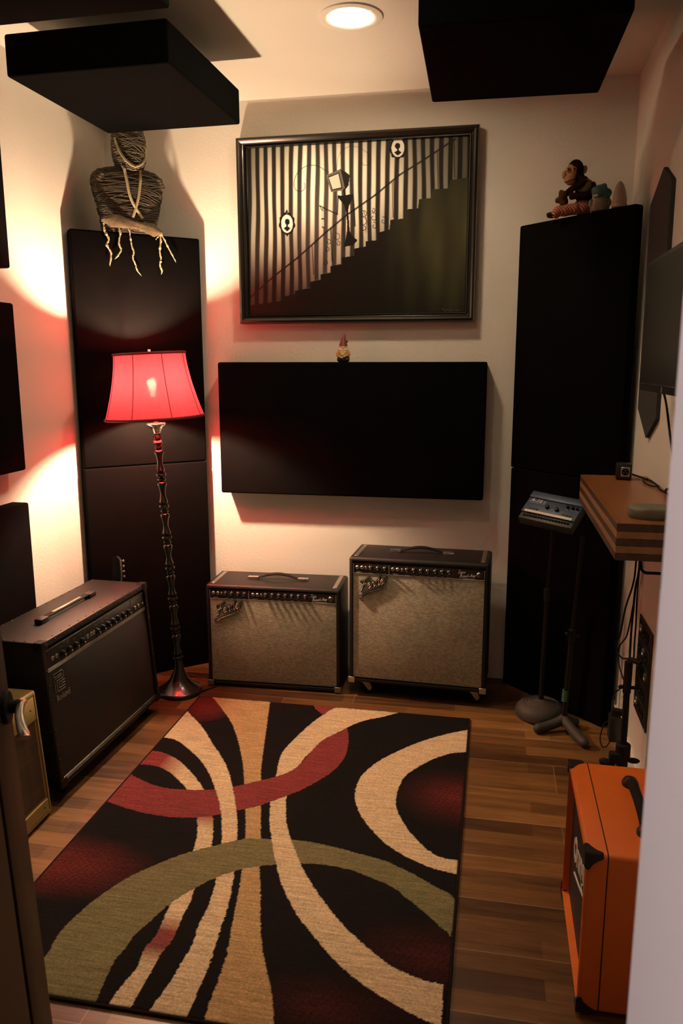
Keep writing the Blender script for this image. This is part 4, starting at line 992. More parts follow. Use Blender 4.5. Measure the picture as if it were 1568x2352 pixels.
# ------------------------------------------------------------------ twine torso on the corner panel
def torso():
    root = thing('torso_sculpture', 'armless torso wound in brown twine sitting on top of the left corner panel', 'sculpture', (-1.649, 3.500, 2.140), .723)
    cy = .060
    prof = [(.0, .118, .070), (.03, .124, .074), (.08, .132, .078), (.13, .143, .080), (.18, .156, .082), (.22, .163, .082), (.25, .158, .079), (.268, .140, .072), (.280, .108, .060), (.288, .066, .045), (.300, .048, .042), (.330, .046, .042)]
    def half(z):
        for (z0, a0, b0), (z1, a1, b1) in zip(prof, prof[1:]):
            if z <= z1: t = (z - z0) / (z1 - z0); return a0 + (a1 - a0) * t, b0 + (b1 - b0) * t
        return prof[-1][1:]
    def sqe(a, p=2.7):
        c, s = math.cos(a), math.sin(a); k = (abs(c) ** p + abs(s) ** p) ** (-1 / p); return c * k, s * k
    bm = bm_new(); rings = []; n = 48
    for i in range(47):
        z = .330 * i / 46; hw, hd = half(z); ring = []
        for k in range(n):
            c, s = sqe(2 * PI * k / n); j = 1 + .012 * mnoise.noise(Vector((c * 3, s * 3, z * 70)))
            ring.append(bm.verts.new((hw * c * j, cy + hd * s * j, z)))
        rings.append(ring)
    for a, b in zip(rings, rings[1:]):
        for k in range(n): bm.faces.new((a[k], a[(k + 1) % n], b[(k + 1) % n], b[k]))
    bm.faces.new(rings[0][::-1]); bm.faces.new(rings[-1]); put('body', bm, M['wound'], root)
    rng = random.Random(5); bm = bm_new()
    for i in range(46):
        z0 = rng.uniform(.02, .255); t1, t2, ph = rng.uniform(-.035, .035), rng.uniform(-.02, .02), rng.uniform(0, 6)
        pts = []
        for k in range(40):
            a = 2 * PI * k / 40; c, s = sqe(a); z = min(.272, max(.006, z0 + t1 * c + t2 * math.sin(2 * a + ph))); hw, hd = half(z)
            pts.append((c * (hw + .0015), cy + s * (hd + .0015), z))
        add_tube(bm, pts, rng.uniform(.0016, .0030), 5, closed=True)
    # crossed strands over each shoulder
    for sx in (-1, 1):
        for i in range(10):
            o_ = i * .009; pts = []
            for k in range(9):
                t = k / 8; x = sx * (.155 - .125 * t + .02 * math.sin(PI * t)); z = .235 + .02 * t - o_ * .8 * (1 - t) + o_ * .3; z = min(z, .276)
                hw, hd = half(z); xx = max(-.98, min(.98, x / hw)); y = cy - hd * (1 - abs(xx) ** 2.7) ** (1 / 2.7) - .002
                pts.append((xx * hw, y, z))
            add_tube(bm, pts, .0026, 5)
        for i in range(4): add_ball(bm, .010, (sx * (.128 + .008 * i), cy - .066 + .006 * i, .242 - .010 * i), (1.2, .7, .8), seg=10)
    put('twine_wrap', bm, M['twine'], root)
    bm = bm_new(); hp = [(.0005, .255), (.035, .258), (.056, .274), (.068, .300), (.074, .335), (.076, .375), (.074, .415), (.064, .450), (.045, .474), (.02, .486), (.0005, .489)]
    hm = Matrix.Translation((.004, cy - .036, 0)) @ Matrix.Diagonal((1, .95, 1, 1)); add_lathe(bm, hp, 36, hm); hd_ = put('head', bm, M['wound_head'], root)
    bm = bm_new()
    for i in range(22):
        z0 = rng.uniform(.285, .45); t1 = rng.uniform(-.05, .05); pts = []
        for k in range(30):
            a = 2 * PI * k / 30; z = min(.468, max(.268, z0 + t1 * math.cos(a + i))); r = np.interp(z, [q[1] for q in hp], [q[0] for q in hp]) + .001
            pts.append(hm @ Vector((r * math.cos(a), r * math.sin(a), z)))
        add_tube(bm, pts, rng.uniform(.0012, .0024), 5, closed=True)
    put('twine_wrap', bm, M['twine_head'], hd_)
    # neck cord and crossing straps
    def zz(x, y, off=.004):
        X = (x - 668) * .000323; Z = (253 - .1616 * y) * .0021
        hw, hd = half(max(0, Z)); xx = max(-.97, min(.97, X / hw)); return (X, cy - hd * (1 - abs(xx) ** 2.7) ** (1 / 2.7) - off, Z)
    def zh(x, y):
        X = (x - 690) * .000300; Z = (253 - .1616 * y) * .0021; r = np.interp(Z, [q[1] for q in hp], [q[0] for q in hp])
        return (X, cy - .036 - .95 * math.sqrt(max(0, (r + .004) ** 2 - min(abs(X), r) ** 2)) - .003, Z)
    bm = bm_new()
    loop = [zh(462, 400), zh(500, 540), zh(560, 640), zh(640, 705), zh(740, 735), zh(845, 685), zh(905, 600), zh(925, 480)]
    add_tube(bm, smooth_path(loop, 5), .0055, 8)
    add_tube(bm, smooth_path([(a, b - .004, c - .006) for a, b, c in loop[:5]], 5), .0042, 8); put('neck_cord', bm, M['cord'], root)
    for pts in ([(470, 480), (520, 640), (565, 780), (590, 920), (610, 1050), (650, 1170), (710, 1270), (790, 1380)], [(800, 715), (785, 850), (765, 980), (745, 1090), (715, 1200), (680, 1300), (650, 1375)]):
        bm = bm_new(); q = smooth_path([zz(*p_) for p_ in pts], 4); q = [(a, b - (.010 if c > .262 else 0), c) for a, b, c in q]; add_tube(bm, q, .0068, 8); put('strap', bm, M['cord'], root)
    # rag across the front edge with hanging ravelled strands
    bm = bm_new(); n = 30; prev = None
    for i in range(n + 1):
        t = i / n; x = -.150 + .278 * t; zc = .040 + .018 * math.sin(PI * t) * (1 - t) - .030 * t; ht = .017 + .012 * math.sin(PI * (t * 1.6 + .1)) ** 2 * 1.; ht *= min(1, 6 * t + .25, 6 * (1 - t) + .2)
        yy = cy - .088 - .004 * math.sin(11 * t); th = .008 + .004 * math.sin(23 * t)
        ring = [bm.verts.new((x + .003 * mnoise.noise(Vector((k, i, 0))), yy - th * math.cos(2 * PI * k / 14) * (1 + .25 * math.sin(3 * 2 * PI * k / 14 + 9 * t)), zc + ht * math.sin(2 * PI * k / 14) + .004 * mnoise.noise(Vector((k * .7, i * .5, 3))))) for k in range(14)]
        if prev:
            for k in range(14): bm.faces.new((prev[k], prev[(k + 1) % 14], ring[(k + 1) % 14], ring[k]))
        else: bm.faces.new(ring)
        prev = ring
    bm.faces.new(prev[::-1]); put('rag', bm, M['cloth'], root)
    for pts, r in (([(-.138, .030), (-.136, .0), (-.120, -.035), (-.128, -.065), (-.112, -.095), (-.116, -.125), (-.122, -.155)], .0055), ([(-.072, .025), (-.066, -.01), (-.074, -.045), (-.068, -.080), (-.084, -.108), (-.098, -.122)], .0058),
                   ([(-.030, .030), (-.022, -.005), (-.018, -.045), (-.010, -.085), (-.014, -.110), (-.004, -.140), (.004, -.165), (.022, -.190)], .0045), ([(.122, .005), (.120, -.03), (.114, -.075), (.118, -.105), (.112, -.135), (.120, -.160), (.116, -.178)], .0055), ([(.124, .005), (.140, -.025), (.158, -.060), (.176, -.092), (.190, -.122)], .0045), ([(.122, .0), (.106, -.012), (.096, -.026)], .004)):
        q = smooth_path([(x, -.020, z) for x, z in pts], 6); bm = bm_new()
        rr = [r * (.55 + .55 * abs(mnoise.noise(Vector((i * .45, pts[0][0] * 40, 0)))) * 2) * min(1, (len(q) - 1 - i) / 7 + .12) for i in range(len(q))]
        q = [(p_[0] + .003 * mnoise.noise(Vector((i * .6, 1, pts[0][0] * 9))), p_[1] + .003 * mnoise.noise(Vector((i * .6, 5, 1))), p_[2]) for i, p_ in enumerate(q)]
        add_tube(bm, q, rr, 7); put('strand', bm, M['cord'], root)
torso()

# ------------------------------------------------------------------ garden gnome
def gnome():
    root = thing('garden_gnome', 'tiny bearded gnome in a maroon hat on the wide black wall panel', 'figurine', (-.708, 3.694, 1.559), .1)
    root.scale = (.955, .955, .955)
    k = .000141
    bm = bm_new(); add_lathe(bm, [(.0005, 0), (.024, 0), (.030, .006), (.0315, .016), (.029, .026), (.024, .032), (.0005, .034)], 28, Matrix.Diagonal((1, .75, 1, 1)))
    for s in (-1, 1): add_ball(bm, .013, (s * .018, -.010, .012), (1, 1.1, .9), seg=16)
    put('trousers', bm, M['teal_dk'], root)
    bm = bm_new(); add_lathe(bm, [(.0005, .022), (.024, .024), (.028, .032), (.0265, .044), (.021, .056), (.013, .064), (.0005, .066)], 28, Matrix.Diagonal((1, .75, 1, 1)))
    add_tube(bm, smooth_path([(-.024, .0, .050), (-.029, -.010, .038), (-.022, -.020, .028), (-.008, -.024, .022)], 4), .0065, 10)
    add_tube(bm, smooth_path([(.024, .0, .050), (.029, -.010, .038), (.022, -.020, .031), (.010, -.024, .028)], 4), .0065, 10)
    put('coat', bm, M['mustard'], root)
    for x, z in ((-.006, .021), (.008, .027)):
        bm = bm_new(); add_ball(bm, .0058, (x, -.026, z), (1.2, .8, .85), seg=14); put('hand', bm, M['skin'], root)
    bm = bm_new(); add_ball(bm, .0205, (0, -.002, .070), (1, .9, 1.05), seg=24); add_ball(bm, .0045, (0, -.0205, .068), (1, .9, .9), seg=12)
    for s in (-1, 1): add_ball(bm, .0055, (s * .021, 0, .070), (.5, 1, 1.2), seg=12); add_ball(bm, .006, (s * .009, -.0165, .064), (1, .7, .8), seg=12)
    hd = put('head', bm, M['skin'], root)
    for s in (-1, 1):
        bm = bm_new(); add_ball(bm, .0018, (s * .0072, -.0190, .0735), seg=10); put('eye', bm, M['blackp'], hd)
    bm = bm_new(); add_ball(bm, .021, (0, -.010, .050), (1, .62, .85), seg=22); add_ball(bm, .012, (0, -.015, .040), (1, .7, 1.1), seg=16)
    for s in (-1, 1): add_ball(bm, .008, (s * .010, -.0185, .060), (1.2, .5, .55), (0, s * .35, 0), seg=12); add_ball(bm, .009, (s * .018, -.006, .060), (.7, .8, 1.2), seg=12)
    put('beard', bm, M['beard'], root)
    bm = bm_new(); add_tube(bm, [(-.008, -.0245, .0565), (0, -.0255, .0555), (.008, -.0245, .0565)], .0009, 6); put('mouth', bm, M['cap'], hd)
    bm = bm_new()
    cl = [(.000, .0, .078, .0208), (.0, .0, .084, .0200), (.0, .0, .094, .0165), (.001, 0, .106, .0128), (.003, 0, .118, .0088), (.005, 0, .128, .0060), (.007, 0, .134, .0035), (.0075, 0, .136, .0010)]
    add_tube(bm, [c[:3] for c in cl], [c[3] for c in cl], 24); add_ball(bm, .0068, (.0175, 0, .099), (.8, .8, 1.1), seg=14)
    put('hat', bm, M['cap'], root)
gnome()

# ------------------------------------------------------------------ toys on the right corner panel
def monkey():
    root = thing('toy_monkey', 'seated plush toy monkey with tan face and red striped trousers on the right corner panel', 'toy', (.296, 3.538, 2.151), -.10)
    def q(x, y, d=0.): return ((x - 457) * .00026, d, (990 - y) * .00026)
    bm = bm_new()
    add_ball(bm, .036, q(600, 640, .004), (1., .95, 1.45), (0, -.12, 0), 24); add_ball(bm, .030, q(560, 480, .0), (1., 1, .9), seg=20)
    add_tube(bm, smooth_path([q(640, 500, -.020), q(560, 540, -.034), q(470, 570, -.036), q(390, 610, -.030), q(330, 660, -.022)], 4), [.014] * 9 + [.0125] * 8, 12)
    add_tube(bm, smooth_path([q(720, 520, -.012), q(735, 620, -.030), q(640, 700, -.040), q(500, 705, -.042), q(390, 710, -.034)], 4), .0135, 12)
    remesh(put('body', bm, M['fur'], root), .0035)
    bm = bm_new(); add_ball(bm, .0335, q(455, 290, -.004), (.98, 1, 1.20), seg=26); add_ball(bm, .026, q(500, 400, .0), (1, 1, .9), seg=18)
    hd = remesh(put('head', bm, M['fur'], root), .0030)
    bm = bm_new(); add_ball(bm, .0265, q(405, 315, -.022), (.92, .55, 1.05), (0, 0, -.35), 22); add_ball(bm, .0225, q(378, 440, -.020), (1.05, .82, .92), seg=22); add_ball(bm, .0225, q(390, 475, -.016), (.95, .8, .62), seg=18)
    remesh(put('face', bm, M['mface'], hd), .0025)
    bm = bm_new(); add_tube(bm, smooth_path([q(300, 478, -.018), q(335, 488, -.036), q(390, 474, -.0415), q(445, 452, -.037), q(480, 436, -.026)], 5), .0017, 6); put('mouth', bm, M['rubber'], hd)
    for x, d in ((350, -.0365), (437, -.0375)):
        bm = bm_new(); add_ball(bm, .0102, q(x, 305, d), (1, .5, 1), seg=18); e = put('eye', bm, M['mface'], hd)
        bm = bm_new(); add_ball(bm, .0062, q(x, 308, d - .004), (1, .5, 1), seg=14); put('iris', bm, M['eye'], e)
        bm = bm_new(); add_ball(bm, .0030, q(x, 308, d - .0064), (1, .5, 1), seg=10); put('pupil', bm, M['rubber'], e)
    for x, y, d in ((592, 288, .004), (288, 340, .010)):
        bm = bm_new(); add_ball(bm, .0145, q(x, y, d), (.75, .42, 1.15), (0, .15, 0), 18); put('ear', bm, M['mface'], hd)
    bm = bm_new()
    for x, y, d in ((285, 690, -.030), (300, 770, -.020)): add_ball(bm, .0185, q(x, y, d), (1, .9, 1.15), seg=18)
    add_ball(bm, .011, q(205, 745, -.022), (1, .9, 1.1), seg=14); add_ball(bm, .012, q(255, 640, -.026), (.9, .9, 1.1), seg=14); remesh(put('paws', bm, M['fur2'], root), .003)
    bm = bm_new(); add_ball(bm, .0375, q(615, 570, -.004), (.95, .99, 1.0), (0, -.3, 0), 22); put('vest', bm, M['vest'], root)
    bm = bm_new(); add_ball(bm, .0375, q(590, 860, -.002), (1.1, .95, .86), seg=24)
    for d in (-.026, .020):
        add_tube(bm, smooth_path([q(520, 880, d), q(400, 880, d), q(290, 905, d - .004), q(225, 890, d - .006), q(175, 950, d - .006), q(150, 985, d - .006)], 4), [.0195] * 8 + [.0165] * 13, 14)
    for v in bm.verts: v.co.z = max(v.co.z, .0)
    remesh(put('trousers', bm, M['stripe'], root), .0035)
    bm = bm_new()
    for d in (-.034, .012): add_ball(bm, .013, (q(130, 990)[0] - .004, d, .0085), (1.5, .8, .65), seg=14)
    put('feet', bm, M['rubber'], root)
monkey()
def small_toys():
    t = thing('toy_figurine', 'small teal-headed speckled grey figurine right behind the toy monkey', 'figurine', (.388, 3.437, 2.151), -.1)
    bm = bm_new(); add_lathe(bm, [(.0005, 0), (.034, 0), (.037, .006), (.038, .030), (.034, .046), (.022, .054), (.0005, .056)], 28)
    for s in (-1, 1): add_ball(bm, .012, (s * .032, -.012, .030), (1, 1, 1.4), seg=14)
    put('body', bm, M['greyfig'], t)
    bm = bm_new(); add_ball(bm, .031, (-.002, -.002, .072), (1.05, .95, .92), seg=24); add_ball(bm, .018, (.026, 0, .068), (1, 1, 1), seg=16); add_ball(bm, .014, (-.022, -.008, .080), seg=14); add_ball(bm, .012, (.012, -.010, .092), seg=14)
    add_ball(bm, .014, (.024, -.014, .052), seg=14); h = remesh(put('head', bm, M['tealfig'], t), .003)
    bm = bm_new(); add_box(bm, (.022, .010, .009), (-.020, -.030, .055), (0, -.15, 0), bev=.003); put('teeth', bm, M['white'], h)
    t = thing('ghost_figurine', 'pale pink pointed figurine at the right end of the corner panel top', 'figurine', (.452, 3.366, 2.151), -.1)
    bm = bm_new(); add_lathe(bm, [(.0005, .012), (.027, .013), (.0275, .026), (.025, .044), (.021, .062), (.015, .080), (.008, .092), (.0005, .097)], 30, Matrix.Diagonal((1, .9, 1, 1)))
    put('body', bm, M['palefig'], t)
    bm = bm_new(); add_lathe(bm, [(.0005, 0), (.029, 0), (.030, .004), (.030, .010), (.027, .0135), (.0005, .014)], 30); put('base', bm, M['palefig'], t)
small_toys()

# ------------------------------------------------------------------ right wall: shelf and what stands on it
SX, SY0, SY1, SZ0, SZ1 = .325, 2.09, 3.0, 1.045, 1.145
def shelf():
    root = thing('wall_shelf', 'thick laminated wooden shelf of dark and light layers on the right wall', 'shelf', ((SX + XR) / 2, (SY0 + SY1) / 2, SZ0))
    t = (SZ1 - SZ0 - .003) / 5
    for k in range(5):
        bm = bm_new(); add_box(bm, (XR - SX, SY1 - SY0, t), (0, 0, t * (k + .5)), bev=.0012, seg=1); put('layer', bm, M['walnut' if k % 2 == 0 else 'oak'], root, smooth=False)
    bm = bm_new(); add_box(bm, (XR - SX, SY1 - SY0, .003), (0, 0, SZ1 - SZ0 - .0015), bev=.001, seg=1); put('top', bm, M['walnut_lit'], root, smooth=False)  # thin added sheet carrying the painted lit tone of the top layer
shelf()
def shelf_things():
    t = thing('connector_box', 'small black box with a round socket at the far end of the wooden shelf', 'connector box', (.462, 2.905, SZ1), -.10)
    bm = bm_new(); add_box(bm, (.052, .060, .056), (0, 0, .029), bev=.004)
    for sx in (-1, 1):
        for sy in (-1, 1): add_cyl(bm, .005, (sx * .018, sy * .022, 0), (sx * .018, sy * .022, .003), 10)
    put('case', bm, M['blackp'], t)
    bm = bm_new(); add_box(bm, (.030, .003, .034), (.004, -.0305, .030), bev=.001, seg=1)
    for sx, sz in ((-1, 1), (1, -1)): add_ball(bm, .002, (.004 + sx * .0115, -.032, .030 + sz * .0135), seg=8)
    sk = put('socket_plate', bm, M['steel'], t)
    bm = bm_new(); m = Matrix.Translation((.004, -.0318, .030)) @ Matrix.Rotation(PI / 2, 4, 'X'); add_lathe(bm, [(.0125, 0), (.0125, .0012), (.010, .0016), (.0003, .0010)], 24, m); s2 = put('socket', bm, M['rubber'], sk)
    bm = bm_new()
    for a in (PI / 2, PI * 7 / 6, -PI / 6): add_ball(bm, .0016, (.004 + .0055 * math.cos(a), -.0335, .030 + .0055 * math.sin(a)), seg=8)
    put('pins', bm, M['steel'], sk)
    # flat stone
    bm = bm_new(); n = 40; rings = []
    for z, k in ((0, .93), (.004, .985), (.010, 1.0), (.020, 1.0), (.026, .975), (.029, .92), (.030, .80)):
        ring = []
        for i in range(n):
            a = 2 * PI * i / n; c, s = math.cos(a), math.sin(a); p = 3.2; r = (abs(c) ** p + abs(s) ** p) ** (-1 / p)
            x, y = .058 * r * c * k, .050 * r * s * k
            if x < 0: y *= 1 - .22 * (x / .058) ** 2
            ring.append(bm.verts.new((x, y, z + .0008 * mnoise.noise(Vector((x * 50, y * 50, 0))))))
        rings.append(ring)
    for a, b in zip(rings, rings[1:]):
        for i in range(n): bm.faces.new((a[i], a[(i + 1) % n], b[(i + 1) % n], b[i]))
    bm.faces.new(rings[0][::-1]); bm.faces.new(rings[-1])
    tag(put('stone_slab', bm, M['stone'], loc=(.424, 2.188, SZ1), rot=(0, 0, .06)), 'flat grey green rounded stone slab on the near end of the wooden shelf', 'stone')
    # black cable lying on the shelf and climbing to the monitor
    bm = bm_new()
    add_tube(bm, smooth_path([(.478, 2.932, SZ1 + .018), (.505, 2.955, SZ1 + .010), (.530, 2.93, SZ1 + .004), (.545, 2.86, SZ1 + .004), (.535, 2.80, SZ1 + .012), (.548, 2.74, SZ1 + .004), (.540, 2.66, SZ1 + .004), (.548, 2.55, SZ1 + .004), (.545, 2.40, SZ1 + .004)], 6), .0032, 8)
    add_tube(bm, smooth_path([(.545, 2.90, SZ1 + .004), (.520, 2.85, SZ1 + .008), (.515, 2.80, SZ1 + .006), (.525, 2.74, SZ1 + .004), (.545, 2.70, SZ1 + .007)], 6), .0026, 8)
    tag(put('coiled_cable', bm, M['rubber']), 'thin black cable lying along the wall on the wooden shelf', 'cable')
    bm = bm_new(); add_tube(bm, smooth_path([(.49, 2.665, 1.50), (.53, 2.662, 1.456), (.538, 2.567, 1.333), (.540, 2.483, 1.236), (.542, 2.487, 1.19), (.538, 2.568, 1.160), (.552, 2.62, SZ1 + .013)], 8), .0036, 8)
    tag(put('monitor_cable', bm, M['rubber']), 'black cable hanging from the monitor down to the wooden shelf', 'cable')
shelf_things()

def monitor():
    w, h, d = .66, .386, .034
    root = thing('monitor', 'black flat monitor switched off on the right wall above the shelf', 'monitor', (.45, 2.31, 1.470), -PI / 2)
    bm = bm_new(); add_box(bm, (w, d, h), (0, d / 2, h / 2), bev=.004); add_box(bm, (.30, .030, .22), (0, d + .013, h / 2), bev=.006); put('housing', bm, M['blackp'], root)
    bm = bm_new(); add_box(bm, (w - .024, .002, h - .036), (0, .0000, h / 2 + .006), bev=.0005, seg=1); put('screen', bm, M['screen'], root)
    bm = bm_new(); add_box(bm, (w - .012, .0016, .0022), (0, -.0006, .0225)); put('chin_line', bm, M['nickel'], root)
    bm = bm_new(); add_lathe(bm, [(.0085, 0), (.0085, .0012), (.0075, .0012), (.0075, .0004), (.0003, .0004)], 24, Matrix.Translation((.015, -.0002, .011)) @ Matrix.Rotation(PI / 2, 4, 'X')); add_text(bm, 'hp', .012, Matrix.Translation((.015, -.0012, .0075)) @ FRONT, .0002, 'CENTER', shear=.25); put('emblem', bm, M['steel'], root)
    bm = bm_new(); add_box(bm, (.12, .012, .12), (0, .104, h / 2)); add_box(bm, (.05, .05, .05), (0, .075, h / 2), bev=.004); put('wall_mount', bm, M['blackm'], root)
monitor()
bm = bm_new(); add_prism(bm, [(y - 3.03, z - 1.285) for y, z in ((3.025, 2.217), (2.872, 2.145), (2.850, 1.364), (3.007, 1.285), (3.205, 1.381), (3.236, 2.130))], -.014, 0, Matrix(((0, 0, 1, 0), (1, 0, 0, 0), (0, 1, 0, 0), (0, 0, 0, 1))))
tag(put('felt_hanging', bm, M['felt'], loc=(XR, 3.03, 1.285), smooth=False), 'long grey felt hexagon on the right wall behind the monitor', 'felt panel')

def hooks():
    for pts, lab in (([(.400, 2.15, 1.047), (.402, 2.15, 1.020), (.406, 2.15, 1.006), (.418, 2.15, .999), (.44, 2.15, .999), (.558, 2.15, .997)], 'shorter black wire hook under the near end of the wooden shelf'),
                     ([(.456, 2.135, 1.047), (.456, 2.135, .990), (.456, 2.135, .962), (.462, 2.135, .950), (.475, 2.135, .946), (.53, 2.135, .946)], 'longer black wire hook under the near end of the wooden shelf')):
        bm = bm_new(); add_tube(bm, smooth_path(pts, 5), .0042, 10); add_cyl(bm, .010, (pts[0][0], pts[0][1], SZ0 - .003), (pts[0][0], pts[0][1], SZ0 + .001), 14)
        tag(put('hanging_hook', bm, M['blackm']), lab, 'hook', 'wire hooks under the shelf')
hooks()

def wall_plate():
    y0, y1, z0, z1 = 2.680, 2.915, .285, .645
    root = thing('patch_panel', 'black patch panel of sockets on the right wall below the wooden shelf', 'patch panel', (XR, (y0 + y1) / 2, (z0 + z1) / 2), -PI / 2)
    w, h = y1 - y0, z1 - z0
    bm = bm_new(); add_box(bm, (w, .006, h), (0, -.003, 0), bev=.0015, seg=1); put('plate', bm, M['blackp'], root)
    bm = bm_new()
    for r in range(5):
        z = h / 2 - .040 - r * .070
        add_box(bm, (w - .05, .0008, .0016), (-.004, -.0064, z + .030)); add_box(bm, (.0016, .0008, .040), (w / 2 - .030, -.0064, z + .010))
    for sx in (-1, 1):
        for sz in (-1, 1): add_ball(bm, .0035, (sx * (w / 2 - .010), -.006, sz * (h / 2 - .010)), (1, .5, 1), seg=10)
    put('markings', bm, M['steel'], root)
    for r in range(5):
        for c in range(3):
            bm = bm_new(); x = -.072 + c * .062; z = h / 2 - .040 - r * .070
            m = Matrix.Translation((x, -.0055, z)) @ Matrix.Rotation(PI / 2, 4, 'X'); add_lathe(bm, [(.016, 0), (.016, .003), (.013, .0045), (.011, .0045), (.010, .001), (.0003, .001)], 20, m)
            put('socket', bm, M['steel'] if (r * 3 + c) % 4 == 0 else M['blackm'], root)
wall_plate()
def cables():
    specs = (('black cable running straight down the right wall to the patch panel plug', [(.540, 2.93, 1.045), (.545, 2.943, .835), (.545, 2.95, .783), (.545, 2.985, .721), (.545, 3.00, .606), (.542, 2.99, .525), (.540, 2.97, .45), (.538, 2.93, .44)], .0042),
             ('black cable swinging out widest in a loop beside the patch panel', [(.538, 2.92, 1.045), (.545, 2.962, .813), (.545, 2.994, .729), (.545, 3.11, .604), (.545, 3.24, .455), (.545, 3.25, .402), (.543, 3.18, .391), (.535, 3.03, .425), (.525, 2.92, .465), (.520, 2.85, .492)], .0036),
             ('black cable hanging close to the wall nearest the patch panel', [(.546, 2.91, 1.045), (.548, 2.93, .80), (.550, 2.945, .70), (.550, 2.93, .60), (.550, 2.93, .52), (.549, 2.945, .46), (.545, 2.95, .42)], .0030),
             ('thin black cable curving below the patch panel plug to the power adapter', [(.550, 2.96, .66), (.550, 3.04, .517), (.548, 3.20, .416), (.546, 3.21, .371), (.543, 3.14, .342), (.535, 2.98, .35), (.538, 3.00, .33), (.540, 3.10, .266), (.540, 3.20, .205), (.535, 3.20, .182), (.525, 3.10, .178)], .0030))
    for k, (lab, pts, r) in enumerate(specs):
        pts = [(min(p_[0], .5525) - (.0, .009, .0045, .0135)[k] if p_[2] > .50 else p_[0] - (.0, .012, .004, .008)[k] * (p_[2] < .44), p_[1] + (.0, .012, -.012, .024)[k] * (p_[2] > .9), p_[2]) for p_ in pts]
        bm = bm_new(); add_tube(bm, smooth_path(pts, 7), r, 8)
        if 'widest' in lab: add_tube(bm, [(.520, 2.86, .487), (.530, 2.80, .502), (.545, 2.775, .505)], [.008, .010, .006], 12)
        tag(put('hanging_cable', bm, M['rubber']), lab, 'cable', 'black cables under the wooden shelf')
cables()
def adapter():
    t = thing('power_adapter', 'black power adapter plugged in low on the right wall', 'power adapter', (.533, 3.05, .070))
    bm = bm_new(); add_box(bm, (.044, .060, .104), (-.018, 0, .055), (0, 0, 0), bev=.005); put('case', bm, M['blackp'], t)
    bm = bm_new(); add_box(bm, (.045, .030, .022), (-.012, -.004, .124), (0, .15, 0), bev=.005); put('plug', bm, M['rubber'], t)
    bm = bm_new(); add_tube(bm, smooth_path([(-.03, -.012, .005), (-.045, -.01, -.025), (-.060, 0, -.030), (-.068, .01, .0), (-.058, .02, .045), (-.042, .02, .07)], 6), .0024, 8); put('cord', bm, M['rubber'], t)
    t = thing('wall_outlet', 'white outlet plate behind the black power adapter', 'outlet', (XR, 3.05, .14), -PI / 2)
    bm = bm_new(); add_box(bm, (.074, .006, .116), (0, -.003, .05), bev=.002); put('plate', bm, M['white'], t)
adapter()

# ------------------------------------------------------------------ stands
def round_stand():
    root = thing('microphone_stand', 'black stand with round dome base holding the small blue mixer', 'stand', (.250, 3.372, 0))
    bm = bm_new(); add_lathe(bm, [(.0005, 0), (.100, 0), (.110, .010), (.111, .024), (.106, .040), (.095, .054), (.078, .065), (.074, .066), (.072, .0642), (.068, .0672), (.060, .0700), (.058, .0682), (.054, .0712), (.046, .0735), (.044, .0717), (.040, .0745), (.032, .0765), (.030, .0747), (.026, .0775), (.016, .082), (.0005, .083)], 56)
    put('base', bm, M['cast'], root)
    bm = bm_new(); add_cyl(bm, .0115, (0, 0, .075), (.004, -.02, .56), 18); put('lower_tube', bm, M['blackm'], root)
    bm = bm_new(); add_cyl(bm, .016, (.004, -.02, .54), (.004, -.02, .60), 18, bev=.003); put('clutch', bm, M['rubber'], root)
    bm = bm_new(); add_cyl(bm, .0085, (.004, -.02, .58), (.010, -.094, .900), 16); put('upper_tube', bm, M['blackm'], root)
round_stand()
def mixer():
    w, d, h = .235, .150, .040
    root = thing('personal_mixer', 'small blue mixer with black knobs and white label strip on the round based stand', 'mixer', (.245, 3.235, .967))
    root.rotation_mode = 'XYZ'; root.rotation_euler = (Euler((0, 0, -.52)).to_matrix() @ Euler((0, .075, 0)).to_matrix() @ Euler((.62, 0, 0)).to_matrix()).to_euler()
    bm = bm_new(); add_box(bm, (w, d, h), (0, 0, -h / 2 - .004), bev=.005); put('base_case', bm, M['darkbox'], root)
    bm = bm_new(); add_box(bm, (w - .002, .036, .014), (0, .056, .003), bev=.003); add_box(bm, (w - .002, .082, .008), (0, -.002, 0), bev=.002); put('top_panel', bm, M['bluebox'], root)
    bm = bm_new(); add_box(bm, (w - .028, .012, .001), (0, -.036, .0045)); put('label_strip', bm, M['white'], root)
    for k in range(16):
        bm = bm_new(); add_box(bm, (.0090, .009, .007), (-w / 2 + .022 + k * (w - .044) / 15, -.056, -.002), bev=.0015, seg=1); put('button', bm, M['rubber'], root)
    for x, y, r in ((-.018, .0, .0085), (.026, -.004, .0085), (.062, .022, .0068), (.083, .022, .0068), (.103, .022, .0068)):
        bm = bm_new(); add_lathe(bm, [(r, .003), (r * .92, .015), (r * .6, .017), (.0003, .017)], 18, Matrix.Translation((x, y, 0))); put('knob', bm, M['knob'], root)
    for x in (-.085, -.070, -.055, .060, .075, .090):
        bm = bm_new(); add_box(bm, (.010, .008, .003), (x, -.020, .0045), bev=.001, seg=1); put('key', bm, M['darkbox'], root)
    bm = bm_new(); add_text(bm, 'A-16', .026, Matrix.Translation((-.106, .018, .0042)), .0004, shear=.3, bold=.0004); add_text(bm, 'II', .018, Matrix.Translation((-.048, .018, .0042)), .0004, shear=.3)
    add_box(bm, (.070, .0010, .0004), (-.070, .013, .0044))
    for x in (.062, .083, .103): add_box(bm, (.012, .0012, .0004), (x, .010, .0044))
    put('logo', bm, M['ink'], root, smooth=False)
mixer()
